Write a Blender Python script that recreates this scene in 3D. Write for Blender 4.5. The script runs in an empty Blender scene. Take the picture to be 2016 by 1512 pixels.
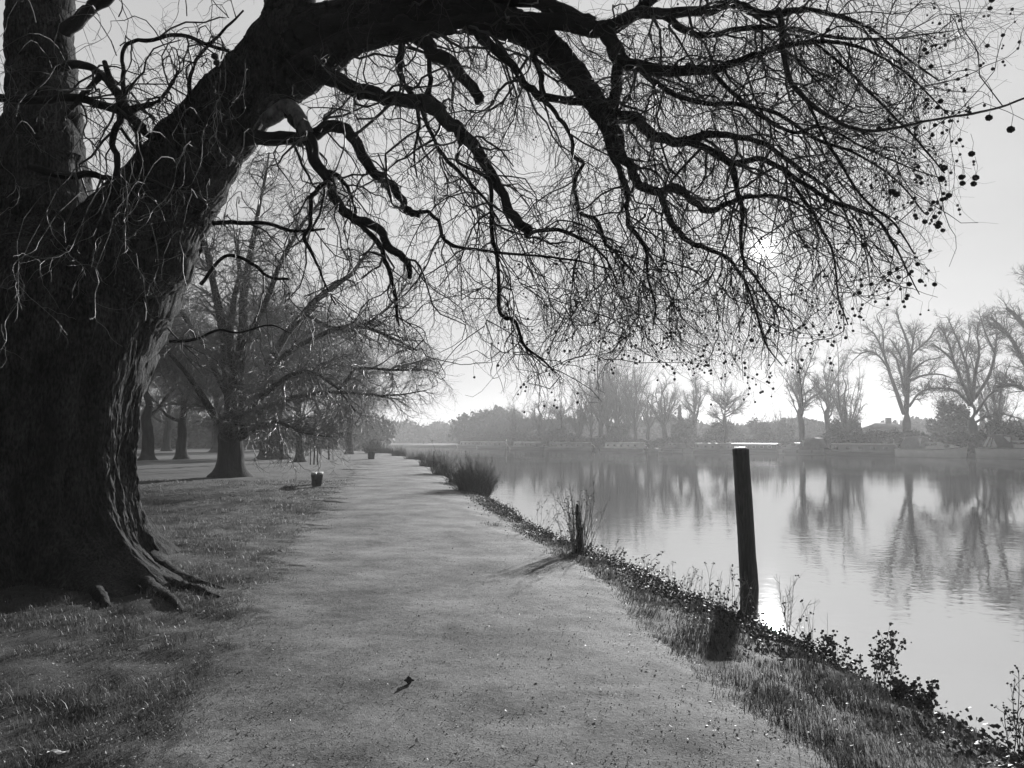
import bpy, math, random
import numpy as np
from mathutils import Vector
R = math.radians
rng = np.random.default_rng(7)
random.seed(7)
sc = bpy.context.scene
col = sc.collection

# ------------------------------------------------------------------ camera
F = 1514.0; HOR = 864.0; EYE = 1.6
TH = math.atan((HOR-756)/F)
cam = bpy.data.objects.new('camera', bpy.data.cameras.new('camera')); col.objects.link(cam)
cam.location = (0, 0, EYE); cam.rotation_euler = (R(90)+TH, 0, 0)
cam.data.sensor_width = 36; cam.data.lens = 36*F/2016
cam.data.clip_start = 0.05; cam.data.clip_end = 5000
sc.camera = cam

def ray(px, py):
    u = (px-1008)/F; v = (756-py)/F
    return np.array([u, math.cos(TH)-v*math.sin(TH), math.sin(TH)+v*math.cos(TH)])
def P(px, py, d):
    r = ray(px, py); r = r/r[1]*d
    return np.array([r[0], r[1], r[2]+EYE])
def project(p):
    p = np.asarray(p, float); x = p[..., 0]; y = p[..., 1]; z = p[..., 2]-EYE
    dep = y*math.cos(TH)+z*math.sin(TH); up = -y*math.sin(TH)+z*math.cos(TH)
    dep = np.maximum(dep, .05)
    return 1008+F*x/dep, 756-F*up/dep, dep
sd = ray(1502, 490); sd = sd/np.linalg.norm(sd)
SUN_EL = math.asin(sd[2]); SUN_AZ = math.atan2(sd[0], sd[1])

# ------------------------------------------------------------------ noise
_perm = np.random.default_rng(3).random(65536)
def _h(i, j, k):
    return _perm[((i*73856093) ^ (j*19349663) ^ (k*83492791)) & 65535]
def vnoise(x, y, z=0):
    x, y, z = np.broadcast_arrays(np.asarray(x, float), np.asarray(y, float), np.asarray(z, float))
    i = np.floor(x).astype(np.int64); j = np.floor(y).astype(np.int64); k = np.floor(z).astype(np.int64)
    fx = x-i; fy = y-j; fz = z-k
    fx = fx*fx*(3-2*fx); fy = fy*fy*(3-2*fy); fz = fz*fz*(3-2*fz)
    o = 0
    for a in (0, 1):
        for b in (0, 1):
            for c in (0, 1):
                o = o + _h(i+a, j+b, k+c)*(fx if a else 1-fx)*(fy if b else 1-fy)*(fz if c else 1-fz)
    return o*2-1
def fbm(x, y, z=0, n=3):
    o = 0; a = 1; s = 1
    for q in range(n):
        o = o + a*vnoise(np.asarray(x)*s+q*17.3, np.asarray(y)*s+q*5.1, np.asarray(z)*s); a *= .5; s *= 2.03
    return o

# ------------------------------------------------------------------ mesh helpers
class MB:
    def __init__(s): s.v = []; s.f = []; s.n = 0
    def add(s, v, faces):            # faces: list of int arrays (k, m)
        v = np.asarray(v, float).reshape(-1, 3)
        for f in (faces if isinstance(faces, list) else [faces]):
            f = np.asarray(f, np.int64)
            if len(f): s.f.append(f+s.n)
        s.v.append(v); s.n += len(v)
    def tubes(s, pts, rad, sides=3, cap=False):     # (M,N,3),(M,N)
        pts = np.asarray(pts, float); rad = np.asarray(rad, float)
        if pts.ndim == 2: pts = pts[None]; rad = rad[None]
        M, N, _ = pts.shape
        if M == 0: return
        t = np.gradient(pts, axis=1); t /= np.linalg.norm(t, axis=2, keepdims=True)+1e-9
        mean = np.abs(t.mean(axis=1)); ref = np.zeros((M, 3)); ref[np.arange(M), mean.argmin(axis=1)] = 1
        if N > 8:      # transport for long curvy tubes
            a = np.zeros_like(t); a0 = ref
            for i in range(N):
                a0 = a0-(a0*t[:, i]).sum(1, keepdims=True)*t[:, i]; a0 /= np.linalg.norm(a0, axis=1, keepdims=True)+1e-9
                a[:, i] = a0
        else:
            a = ref[:, None]-(ref[:, None]*t).sum(2, keepdims=True)*t; a /= np.linalg.norm(a, axis=2, keepdims=True)+1e-9
        b = np.cross(t, a)
        th = np.arange(sides)*2*np.pi/sides
        r = rad[..., None] if rad.ndim == 2 else rad
        ring = pts[:, :, None]+(a[:, :, None]*np.cos(th)[None, None, :, None]+b[:, :, None]*np.sin(th)[None, None, :, None])*r[..., None]
        v = ring.reshape(-1, 3)
        m = np.arange(M)[:, None, None]*N*sides; i = np.arange(N-1)[None, :, None]*sides; j = np.arange(sides)[None, None, :]
        j2 = (j+1) % sides
        q = np.stack([m+i+j, m+i+j2, m+i+sides+j2, m+i+sides+j], -1).reshape(-1, 4)
        fs = [q]
        if cap:
            c = np.arange(sides)
            fs.append((np.arange(M)[:, None]*N*sides+(N-1)*sides+c[None])); fs.append((np.arange(M)[:, None]*N*sides+c[None, ::-1]))
        s.add(v, fs)
    def box(s, x0, x1, y0, y1, z0, z1, M=None, taper=None):
        v = np.array([[x, y, z] for z in (z0, z1) for y in (y0, y1) for x in (x0, x1)], float)
        if taper is not None: v[4:, :2] = (v[4:, :2]-v[4:, :2].mean(0))*taper+v[4:, :2].mean(0)
        if M is not None: v = v@M.T
        s.add(v, np.array([[0, 2, 3, 1], [4, 5, 7, 6], [0, 1, 5, 4], [2, 6, 7, 3], [0, 4, 6, 2], [1, 3, 7, 5]]))
    def bar(s, a, b, w, h):
        a = np.array(a, float); b = np.array(b, float); d = b-a; d /= np.linalg.norm(d)
        up = np.array([0, 0, 1.]) if abs(d[2]) < .9 else np.array([0, 1., 0])
        x = np.cross(d, up); x /= np.linalg.norm(x); y = np.cross(x, d)
        v = [p+sx*x*w/2+sy*y*h/2 for p in (a, b) for sx, sy in ((-1, -1), (1, -1), (1, 1), (-1, 1))]
        s.add(v, np.array([[0, 1, 2, 3], [7, 6, 5, 4], [0, 4, 5, 1], [1, 5, 6, 2], [2, 6, 7, 3], [3, 7, 4, 0]]))
    def build(s, name, mat, parent=None, smooth=False, label=None, cat=None, group=None, kind=None, loc=None):
        me = bpy.data.meshes.new(name)
        v = np.concatenate(s.v) if s.v else np.zeros((0, 3))
        if loc is not None: v = v-np.asarray(loc, float)
        me.vertices.add(len(v)); me.vertices.foreach_set('co', v.astype(np.float32).ravel())
        tot = np.concatenate([np.full(len(f), f.shape[1]) for f in s.f]); lv = np.concatenate([f.ravel() for f in s.f])
        me.loops.add(len(lv)); me.loops.foreach_set('vertex_index', lv.astype(np.int32))
        me.polygons.add(len(tot)); me.polygons.foreach_set('loop_start', np.concatenate([[0], np.cumsum(tot)[:-1]]).astype(np.int32))
        if smooth: me.polygons.foreach_set('use_smooth', np.ones(len(tot), bool))
        me.update(calc_edges=True); me.materials.append(mat)
        o = bpy.data.objects.new(name, me); col.objects.link(o)
        if parent is not None: o.parent = parent
        if loc is not None: o.location = loc
        tag(o, label, cat, group, kind)
        return o
def tag(o, label=None, cat=None, group=None, kind=None):
    if label: o['label'] = label
    if cat: o['category'] = cat
    if group: o['group'] = group
    if kind: o['kind'] = kind
    return o
def empty(name, loc, label, cat, group=None, rz=0):
    o = bpy.data.objects.new(name, None); col.objects.link(o)
    o.location = tuple(loc); o.rotation_euler = (0, 0, rz); o.empty_display_size = .2
    return tag(o, label, cat, group)
def copy_tree(root, loc, rz, scale, label):
    r = root.copy(); col.objects.link(r); r.location = tuple(loc); r.rotation_euler = (0, 0, rz)
    r.scale = scale if hasattr(scale, '__len__') else (scale,)*3; r['label'] = label
    for ch in list(root.children):
        c = ch.copy(); col.objects.link(c); c.parent = r
        for g in list(ch.children):
            d = g.copy(); col.objects.link(d); d.parent = c
    return r
def grid_faces(n, m, wrap=False):
    i = np.arange(n-1)[:, None]; mm = m if wrap else m-1; j = np.arange(mm)[None]; j2 = (j+1) % m
    return np.stack([i*m+j, i*m+j2, (i+1)*m+j2, (i+1)*m+j], -1).reshape(-1, 4)

# ------------------------------------------------------------------ materials (all neutral greys: the photograph is monochrome)
def mat(name, base=.1, rough=.8, var=.4, scale=4., vec=(1, 1, 1), bump=0., bscale=20., bdist=.02, spec=.5, trans=0., detail=6, fine=0., fscale=60., metal=0.):
    m = bpy.data.materials.new(name); m.use_nodes = True; nt = m.node_tree; N = nt.nodes; L = nt.links
    b = N['Principled BSDF']; b.inputs['Roughness'].default_value = rough; b.inputs['Metallic'].default_value = metal
    b.inputs['Specular IOR Level'].default_value = spec
    tc = N.new('ShaderNodeTexCoord'); mp = N.new('ShaderNodeMapping'); mp.inputs['Scale'].default_value = vec
    L.new(tc.outputs['Object'], mp.inputs['Vector'])
    def noise(s, d=detail):
        n = N.new('ShaderNodeTexNoise'); n.inputs['Scale'].default_value = s; n.inputs['Detail'].default_value = d
        n.inputs['Roughness'].default_value = .6
        L.new(mp.outputs['Vector'], n.inputs['Vector']); return n.outputs['Fac']
    n1 = noise(scale)
    r = N.new('ShaderNodeMapRange'); r.inputs['From Min'].default_value = .3; r.inputs['From Max'].default_value = .7
    r.inputs['To Min'].default_value = base*(1-var); r.inputs['To Max'].default_value = base*(1+var)
    L.new(n1, r.inputs['Value']); out = r.outputs['Result']
    if fine:
        n2 = noise(fscale, 3); r2 = N.new('ShaderNodeMapRange'); r2.inputs['From Min'].default_value = .35; r2.inputs['From Max'].default_value = .65
        r2.inputs['To Min'].default_value = 1-fine; r2.inputs['To Max'].default_value = 1+fine
        L.new(n2, r2.inputs['Value']); mu = N.new('ShaderNodeMath'); mu.operation = 'MULTIPLY'
        L.new(out, mu.inputs[0]); L.new(r2.outputs['Result'], mu.inputs[1]); out = mu.outputs[0]
    cc = N.new('ShaderNodeCombineColor')
    for k in range(3): L.new(out, cc.inputs[k])
    L.new(cc.outputs['Color'], b.inputs['Base Color'])
    if bump:
        bn = N.new('ShaderNodeBump'); bn.inputs['Strength'].default_value = bump; bn.inputs['Distance'].default_value = bdist
        L.new(noise(bscale), bn.inputs['Height']); L.new(bn.outputs['Normal'], b.inputs['Normal'])
    if trans:
        t = N.new('ShaderNodeBsdfTranslucent'); L.new(cc.outputs['Color'], t.inputs['Color'])
        mx = N.new('ShaderNodeMixShader'); mx.inputs[0].default_value = trans
        L.new(b.outputs[0], mx.inputs[1]); L.new(t.outputs[0], mx.inputs[2]); L.new(mx.outputs[0], N['Material Output'].inputs['Surface'])
    return m
M_bark = mat('old_bark', .030, .95, .7, 5.0, (1, 1, .35), bump=1., bscale=40, bdist=.03, fine=.6, fscale=45, spec=.1)
M_limb = mat('limb_bark', .013, .85, .6, 2.5, (1, 1, 1), bump=.6, bscale=18, bdist=.02, fine=.3, spec=.15)
M_pale = mat('pale_bark', .12, .85, .9, 14, (1, 1, .6), bump=.4, bscale=18)
M_twig = mat('twig_bark', .04, .6, .4, 3, spec=.2)
M_ball = mat('seed_ball_fuzz', .035, .9, .3, 200, spec=.2)
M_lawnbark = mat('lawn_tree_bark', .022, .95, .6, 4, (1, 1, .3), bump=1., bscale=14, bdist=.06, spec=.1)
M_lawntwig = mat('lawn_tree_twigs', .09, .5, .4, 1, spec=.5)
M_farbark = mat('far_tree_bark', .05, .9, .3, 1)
M_hedge = mat('hedge_leaves', .022, .8, .5, .6)
M_grass = mat('grass_blades', .062, .55, .75, 2.2, spec=.4, trans=.4)
M_dry = mat('dry_stems', .10, .7, .4, 6, trans=.2)
M_leaf = mat('ivy_leaves', .028, .6, .7, 8, spec=.28, trans=.1)
M_litter = mat('leaf_litter', .10, .65, .7, 9, trans=.2)
M_chip = mat('pale_chips', .55, .5, .3, 20)
M_wood = mat('wet_timber', .016, .9, .8, 9, (1, 1, .10), bump=1., bscale=34, bdist=.03, spec=.2, fine=.5, fscale=40)
M_pwood = mat('weathered_planks', .28, .45, .2, 4, (1, .1, 1), bump=.2)
M_white = mat('white_paint', .75, .3, .06, 3)
M_hull = mat('dark_hull_paint', .03, .3, .2, 2)
M_hull2 = mat('pale_hull_paint', .42, .35, .12, 1.5)
M_cabin = mat('cabin_paint', .14, .35, .15, 1.5)
M_roof = mat('boat_roof_paint', .2, .55, .15, 2)
M_glass = mat('boat_window_glass', .05, .08, .05, 2, spec=.8)
M_canvas = mat('boat_canvas', .08, .7, .3, 3, trans=.1)
M_cloth = mat('pale_canvas', .7, .6, .1, 3, trans=.4)
M_brick = mat('house_wall', .2, .9, .2, 3)
M_tile = mat('roof_tiles', .12, .8, .2, 3)
M_metal = mat('galvanised_metal', .2, .4, .2, 5, metal=.6)

# ground material: damp winter turf and earth
def ground_mat(name, lo, hi, bump=.8, scales=(1.2, 14, 90), bd=.02, stretch=(1, 1, 1), rough=.9, spec=.25, fm=(.38, .62), wts=(.35, .35, .3)):
    m = bpy.data.materials.new(name); m.use_nodes = True; nt = m.node_tree; N = nt.nodes; L = nt.links
    b = N['Principled BSDF']; b.inputs['Roughness'].default_value = rough; b.inputs['Specular IOR Level'].default_value = spec
    tc = N.new('ShaderNodeTexCoord'); mp = N.new('ShaderNodeMapping'); mp.inputs['Scale'].default_value = stretch
    L.new(tc.outputs['Object'], mp.inputs['Vector'])
    fs = []
    for s, w in zip(scales, wts):
        n = N.new('ShaderNodeTexNoise'); n.inputs['Scale'].default_value = s; n.inputs['Detail'].default_value = 6; n.inputs['Roughness'].default_value = .65
        L.new(mp.outputs['Vector'], n.inputs['Vector'])
        mu = N.new('ShaderNodeMath'); mu.operation = 'MULTIPLY'; mu.inputs[1].default_value = w; L.new(n.outputs['Fac'], mu.inputs[0]); fs.append((n, mu))
    a = N.new('ShaderNodeMath'); a.operation = 'ADD'; L.new(fs[0][1].outputs[0], a.inputs[0]); L.new(fs[1][1].outputs[0], a.inputs[1])
    a2 = N.new('ShaderNodeMath'); a2.operation = 'ADD'; L.new(a.outputs[0], a2.inputs[0]); L.new(fs[2][1].outputs[0], a2.inputs[1])
    r = N.new('ShaderNodeMapRange'); r.inputs['From Min'].default_value = fm[0]; r.inputs['From Max'].default_value = fm[1]
    r.inputs['To Min'].default_value = lo; r.inputs['To Max'].default_value = hi; L.new(a2.outputs[0], r.inputs['Value'])
    cc = N.new('ShaderNodeCombineColor')
    for k in range(3): L.new(r.outputs['Result'], cc.inputs[k])
    L.new(cc.outputs['Color'], b.inputs['Base Color'])
    h = N.new('ShaderNodeMath'); h.operation = 'ADD'; L.new(fs[1][1].outputs[0], h.inputs[0]); L.new(fs[2][1].outputs[0], h.inputs[1])
    bn = N.new('ShaderNodeBump'); bn.inputs['Strength'].default_value = bump; bn.inputs['Distance'].default_value = bd
    L.new(h.outputs[0], bn.inputs['Height']); L.new(bn.outputs['Normal'], b.inputs['Normal'])
    return m
M_ground = ground_mat('turf_and_earth', .008, .07, 1., (.9, 13, 90), .03)
M_path = ground_mat('grassy_gravel_path', .003, .178, 1., (.9, 30, 95), .024, fm=(.49, .68), wts=(.55, .30, .30))  # broad first noise paints soft dappled shade into the colour, along with worn patches

# ------------------------------------------------------------------ terrain
YB = np.array([-60, 0, 4.5, 7.9, 10.3, 14.2, 24.5, 31.9, 59, 83, 130, 180, 240, 400, 700, 1200.])
XB = np.array([14, 4.3, 3.15, 2.5, 1.95, .9, -.7, -2.2, -6.2, -11.5, -30, -70, -150, -450, -1100, -1150.])
YF = np.array([-60, 0, 90, 174, 217, 262, 310, 400, 700, 1200.])
XF = np.array([132, 106, 62, 1, -15, -62, -140, -300, -900, -950.])
def xb(y): return np.interp(y, YB, XB)+.12*vnoise(np.asarray(y)*.9, 3.3)+.06*vnoise(np.asarray(y)*3.1, 9.3)
def xf(y): return np.interp(y, YF, XF)
WATER = -.7
def H(x, y):
    x = np.asarray(x, float); y = np.asarray(y, float)
    s = xb(y)-x
    z = np.interp(s, [-1.2, -.35, 0, .5, 1.3, 2.2], [-1.9, -.75, -.32, -.12, -.03, 0])
    d = np.hypot(x, y)
    damp = np.clip(1.5-d/60, .25, 1)
    onpath = ((x > pl(y)) & (x < pr(y))).astype(float)
    z = z+(1-.8*onpath)*damp*(.030*vnoise(x*1.3, y*1.3)+.022*vnoise(x*4, y*4))+damp*.012*vnoise(x*.5+4, y*.5)
    z = z+.16*np.exp(-((x+5.6)**2+(y-9.)**2)/5.5)
    t = x-xf(y)
    zf = np.interp(t, [-1, 0, 1.2, 8], [-1.9, -.75, -.25, -.1])
    return np.where(t > -1.0, zf, z)
# path edges from the photograph, as ground points
def gp(px, py): d = EYE*F/(py-HOR); return (px-1008)/F*d, d
_l = [gp(*q) for q in ((746, 886), (725, 905), (690, 940), (640, 990), (585, 1060), (520, 1130), (455, 1230), (380, 1360), (300, 1512), (-150, 2200))]
_r = [gp(*q) for q in ((772, 886), (832, 903), (868, 935), (925, 972), (1010, 1022), (1105, 1080), (1210, 1140), (1285, 1240), (1445, 1340), (1680, 1512), (2500, 2300))]
_l = sorted(_l, key=lambda a: a[1]); _r = sorted(_r, key=lambda a: a[1])
def pl(y): return np.interp(y, [a[1] for a in _l], [a[0] for a in _l])
def pr(y): return np.interp(y, [a[1] for a in _r], [a[0] for a in _r])

ys = np.concatenate([np.arange(-30, 2, 1.2), np.arange(2, 14, .07)])
y = 14.
while y < 1200: ys = np.append(ys, y); y += max(.09, (y)**1.35*.0032)
ys = np.append(ys, 1200.)
sn = np.concatenate([np.arange(0, 9, .075), 9*1.055**np.arange(0, 92)])
srow = []
for yy in ys:
    b = float(xb(yy)); f = float(xf(yy))
    xs = np.concatenate([np.maximum(b-sn[::-1], -1200), b+np.array([.12, .24, .35, .6, .9, 1.2]),
                         [b+(f-b)*.5], f+np.array([-1.0, -.5, 0, .6, 1.2, 3, 8, 20, 50, 120, 300, 600]), [1200]])
    xs = np.maximum.accumulate(np.clip(xs, -1200, 1200)+np.arange(len(xs))*1e-5); srow.append(xs)
gx = np.array(srow); gy = np.broadcast_to(ys[:, None], gx.shape)
g = MB(); g.add(np.stack([gx, gy, H(gx, gy)], -1).reshape(-1, 3), grid_faces(*gx.shape))
g.build('ground', M_ground, smooth=True, kind='structure', label='damp winter turf sloping to the river bank')

# path sheet, 10 mm above, ragged edges
yp = np.concatenate([np.arange(-6, 12, .05), 12*1.008**np.arange(0, 255)]); yp = yp[yp < 96]
tt = np.linspace(0, 1, 90)
le = pl(yp)+np.clip(yp/12, .4, 3)*(.30*vnoise(yp*1.3, 1.1)+.22*vnoise(yp*5, 2.1)+.12*vnoise(yp*14, 2.1)); re = pr(yp)+np.clip(yp/12, .3, 2)*(.10*vnoise(yp*1.9, 7.1)+.08*vnoise(yp*8, 4.1))
px_ = le[:, None]+(re-le)[:, None]*tt[None]; py_ = np.broadcast_to(yp[:, None], px_.shape)
g = MB(); ed = np.minimum(tt, 1-tt)*20; ed = np.clip(ed, 0, 1)
g.add(np.stack([px_, py_, H(px_, py_)-.004+.018*ed[None]+.003*fbm(px_*9, py_*9)], -1).reshape(-1, 3), grid_faces(*px_.shape))
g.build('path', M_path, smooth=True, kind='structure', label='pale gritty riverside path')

# water
def water_mat():
    m = bpy.data.materials.new('river_water'); m.use_nodes = True; nt = m.node_tree; N = nt.nodes; L = nt.links
    for n in list(N):
        if n.type != 'OUTPUT_MATERIAL': N.remove(n)
    gl = N.new('ShaderNodeBsdfGlossy'); gl.inputs['Roughness'].default_value = .015; gl.inputs['Color'].default_value = (.93, .93, .93, 1)
    df = N.new('ShaderNodeBsdfDiffuse'); df.inputs['Color'].default_value = (.06, .06, .06, 1)
    fr = N.new('ShaderNodeFresnel'); fr.inputs['IOR'].default_value = 28.
    mx = N.new('ShaderNodeMixShader')
    tc = N.new('ShaderNodeTexCoord')
    hs = []
    for s, d, w, v in ((.9, 3, .0065, (1, 1, 1)), (4.5, 2, .0036, (1, 1, 1)), (16, 2, .0005, (1, 1, 1))):
        mp = N.new('ShaderNodeMapping'); mp.inputs['Scale'].default_value = v; L.new(tc.outputs['Object'], mp.inputs['Vector'])
        n = N.new('ShaderNodeTexNoise'); n.inputs['Scale'].default_value = s; n.inputs['Detail'].default_value = d
        L.new(mp.outputs['Vector'], n.inputs['Vector'])
        mu = N.new('ShaderNodeMath'); mu.operation = 'MULTIPLY'; mu.inputs[1].default_value = w; L.new(n.outputs['Fac'], mu.inputs[0]); hs.append(mu.outputs[0])
    a = N.new('ShaderNodeMath'); a.operation = 'ADD'; L.new(hs[0], a.inputs[0]); L.new(hs[1], a.inputs[1])
    a2 = N.new('ShaderNodeMath'); a2.operation = 'ADD'; L.new(a.outputs[0], a2.inputs[0]); L.new(hs[2], a2.inputs[1])
    # calmer and rougher patches drift over the surface
    nb = N.new('ShaderNodeTexNoise'); nb.inputs['Scale'].default_value = .06; nb.inputs['Detail'].default_value = 3; L.new(tc.outputs['Object'], nb.inputs['Vector'])
    mr = N.new('ShaderNodeMapRange'); mr.inputs['From Min'].default_value = .35; mr.inputs['From Max'].default_value = .65; mr.inputs['To Min'].default_value = .25; mr.inputs['To Max'].default_value = 1.
    L.new(nb.outputs['Fac'], mr.inputs['Value'])
    bn = N.new('ShaderNodeBump'); bn.inputs['Distance'].default_value = 1.
    L.new(mr.outputs['Result'], bn.inputs['Strength'])
    L.new(a2.outputs[0], bn.inputs['Height'])
    for q in (gl, df, fr): L.new(bn.outputs['Normal'], q.inputs['Normal'])
    L.new(fr.outputs[0], mx.inputs[0]); L.new(df.outputs[0], mx.inputs[1]); L.new(gl.outputs[0], mx.inputs[2]); L.new(mx.outputs[0], N['Material Output'].inputs['Surface'])
    return m
g = MB(); g.add([[-1190, -30, WATER], [1190, -30, WATER], [1190, 1190, WATER], [-1190, 1190, WATER]], np.array([[0, 1, 2, 3]]))
g.build('river_water', water_mat(), kind='structure', label='calm grey river with faint ripples')

# ------------------------------------------------------------------ branch growing
def nrm(v): return v/(np.linalg.norm(v, axis=-1, keepdims=True)+1e-9)
def catmull(p, n):
    p = np.asarray(p, float); q = np.vstack([2*p[0]-p[1], p, 2*p[-1]-p[-2]]); out = []
    for i in range(1, len(q)-2):
        t = np.linspace(0, 1, n, endpoint=False)[:, None]
        out.append(.5*((2*q[i])+(-q[i-1]+q[i+1])*t+(2*q[i-1]-5*q[i]+4*q[i+1]-q[i+2])*t**2+(-q[i-1]+3*q[i]-3*q[i+1]+q[i+2])*t**3))
    out.append(q[-2][None]); return np.vstack(out)
def trace(pts, d0=None, n=5, rough=0., F_=None):
    """pixel trace (px,py,depth,width px) -> smooth 3-D polyline with radii"""
    a = np.array([[*P(q[0], q[1], q[2]), q[3]*q[2]/F/2] for q in pts]); c = catmull(a, n)
    p = c[:, :3]; r = np.maximum(c[:, 3], .002)
    if rough:
        k = rough*r[:, None]; i = np.arange(len(p))
        off = np.stack([vnoise(i*.55, pts[0][0]+7.7*j) for j in range(3)], -1)*k; off[0] = 0; p = p+off
    return p, r
def spawn(paths, rads, count, t0=.1, t1=1., ang=(35, 75), g=rng, weight=None, bias=None):
    """paths (M,N,3) -> child starts, dirs, parent radius; count children in all"""
    M, N, _ = paths.shape
    seg = np.linalg.norm(np.diff(paths, axis=1), axis=2).sum(1)
    w = seg if weight is None else seg*weight; w = w/w.sum()
    k = g.choice(M, count, p=w); t = g.uniform(t0, t1, count)*(N-1); i = np.minimum(t.astype(int), N-2); f = (t-i)[:, None]
    s = paths[k, i]*(1-f)+paths[k, i+1]*f; r = rads[k, i]*(1-f[:, 0])+rads[k, i+1]*f[:, 0]
    d = nrm(paths[k, i+1]-paths[k, i]); rnd = nrm(g.normal(size=(count, 3)))
    perp = nrm(rnd-(rnd*d).sum(1, keepdims=True)*d)
    if bias is not None: perp = nrm(perp+np.asarray(bias)); perp = nrm(perp-(perp*d).sum(1, keepdims=True)*d*.7)
    a = np.radians(g.uniform(*ang, count))[:, None]
    return s, nrm(d*np.cos(a)+perp*np.sin(a)), r, t/(N-1), k
def walk(s, d, length, r0, r1, n, wig, trop=(0, 0, 0), trop2=None, g=rng, kink=0.):
    M = len(s); pts = [s]; rad = [r0*np.ones(M)]; p = s.copy(); trop = np.asarray(trop, float); trop2 = trop if trop2 is None else np.asarray(trop2, float)
    for i in range(n):
        f = (i+1)/n
        d = nrm(d+wig*g.normal(size=(M, 3))+trop*(1-f)+trop2*f)
        p = p+d*(length/n)[:, None]*g.uniform(.7, 1.3, M)[:, None]; pts.append(p); rad.append(r0*(1-f)+r1*f)
    return np.stack(pts, 1), np.stack([np.broadcast_to(q, (M,)) for q in rad], 1)

def inside(poly, x, y):
    poly = np.asarray(poly, float); c = np.zeros(np.shape(x), bool); j = len(poly)-1
    for i in range(len(poly)):
        xi, yi = poly[i]; xj, yj = poly[j]
        c ^= ((yi > y) != (yj > y)) & (x < (xj-xi)*(y-yi)/(yj-yi+1e-12)+xi); j = i
    return c

def big_tube(mb, p, r, sides=20, amp=.10, fs=3., ridge=0.):
    """thick limb with lumpy surface"""
    t = nrm(np.gradient(p, axis=0)); a0 = np.array([0, 1., 0.1]); N = len(p); th = np.arange(sides)*2*np.pi/sides; rows = []
    for i in range(N):
        a0 = a0-(a0@t[i])*t[i]; a0 /= np.linalg.norm(a0); b = np.cross(t[i], a0)
        dirs = a0[None]*np.cos(th)[:, None]+b[None]*np.sin(th)[:, None]
        q = p[i]+dirs*r[i]
        k = 1+amp*fbm(q[:, 0]*fs/max(r[i]*4, .3), q[:, 1]*fs/max(r[i]*4, .3), q[:, 2]*fs/max(r[i]*4, .3))
        if ridge:
            cth = np.cos(th)*3; sth = np.sin(th)*3; k = k-ridge/max(r[i], .1)*(np.abs(fbm(cth*3.2, sth*3.2, i*.11, 3))**.7+.4*np.abs(fbm(cth*8, sth*8, i*.3, 2)))
        rows.append(p[i]+dirs*(r[i]*k)[:, None])
    mb.add(np.array(rows).reshape(-1, 3), [grid_faces(N, sides, True), np.arange(sides)[None]+(N-1)*sides])

# ------------------------------------------------------------------ the great plane tree
TC = np.array([-5.62, 9.05])
plane = empty('plane_tree', (TC[0], TC[1], .1), 'huge old black plane tree with thick leaning limb arching over the path at left', 'tree')
PL = (TC[0], TC[1], .1)
# trunk: lofted rings with buttress roots and furrowed bark
nz, na = 330, 620
zz = np.concatenate([np.linspace(-.25, 1.6, 190), np.linspace(1.61, 4.3, nz-190)]); aa = np.concatenate([np.linspace(R(-160), R(-80), 100, endpoint=False), np.linspace(R(-80), R(60), 440, endpoint=False), np.linspace(R(60), R(200), 80, endpoint=False)])
Z, A = np.meshgrid(zz, aa, indexing='ij')
base = np.interp(Z, [-.25, 0, .3, .8, 1.4, 2.2, 3, 3.5, 3.9, 4.3], [1.5, 1.4, 1.24, 1.1, 1.04, 1.1, 1.15, 1.0, .7, .2])
ro = 0
for ang, w, ln, hh in ((-27, .24, 1.0, .34), (-14, .10, .35, .22), (-38, .08, .22, .3), (-44, .13, .42, .45), (16, .12, .16, .30), (-75, .22, .35, .6), (-112, .25, .4, .5), (60, .3, .6, .6), (150, .3, .6, .6)):
    da = (A-R(ang)+np.pi) % (2*np.pi)-np.pi
    ro = ro+np.exp(-(da/w)**2)*(ln*np.exp(-np.maximum(Z, -.2)/(hh*.8))+.10*np.exp(-np.maximum(Z, 0)/2.5))
da = (A-R(-25)+np.pi) % (2*np.pi)-np.pi
ro = ro+.05*fbm(A*9, Z*5)*np.exp(-np.maximum(Z, 0)/.4)+.20*np.exp(-(da/.17)**2)*np.exp(-(np.maximum(Z, 0)/2.6)**2)
groove = 0
for ang, w, dp in ((-36, .07, .10), (5, .03, .05), (-58, .08, .12), (30, .1, .12), (-92, .1, .12)):
    da = (A+.10*np.sin(Z*1.7)-R(ang)+np.pi) % (2*np.pi)-np.pi
    groove = groove-dp*np.exp(-(da/w)**2)*np.clip(1.6-np.abs(Z-.8)/1.6, 0, 1)
cx = TC[0]+np.interp(Z, [0, 2, 3, 4, 4.9], [0, .0, .12, .25, .3]); cy = TC[1]+0*Z
rr = base+ro+groove
wob = A+.05*fbm(A*3, Z*2.5, 1.)
rr = rr+.035*fbm(A*5, Z*1.4, 2.2)+.020*fbm(A*16, Z*3.0, 5.)-.026*np.abs(fbm(wob*26, Z*3.2, 9., 2))**.7-.011*np.abs(fbm(wob*62, Z*9.0, 4., 2))+.015
# burrs on the right-hand side
for bz, ba, bs in ((2.05, 33, .07), (.62, 36, .07)):
    da = (A-R(ba)+np.pi) % (2*np.pi)-np.pi
    rr = rr+bs*np.exp(-((da*1.1)**2+(Z-bz)**2)/.012)
g = MB(); g.add(np.stack([cx+rr*np.cos(A), cy+rr*np.sin(A), Z], -1).reshape(-1, 3), grid_faces(nz, na, True))
g.build('trunk', M_bark, plane, smooth=True, loc=None).matrix_parent_inverse.identity()
trunk = plane.children[0]
def localise(o):        # mesh was made in world coordinates: move under the tree's base
    o.location = (-PL[0], -PL[1], -PL[2])
localise(trunk)

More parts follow.
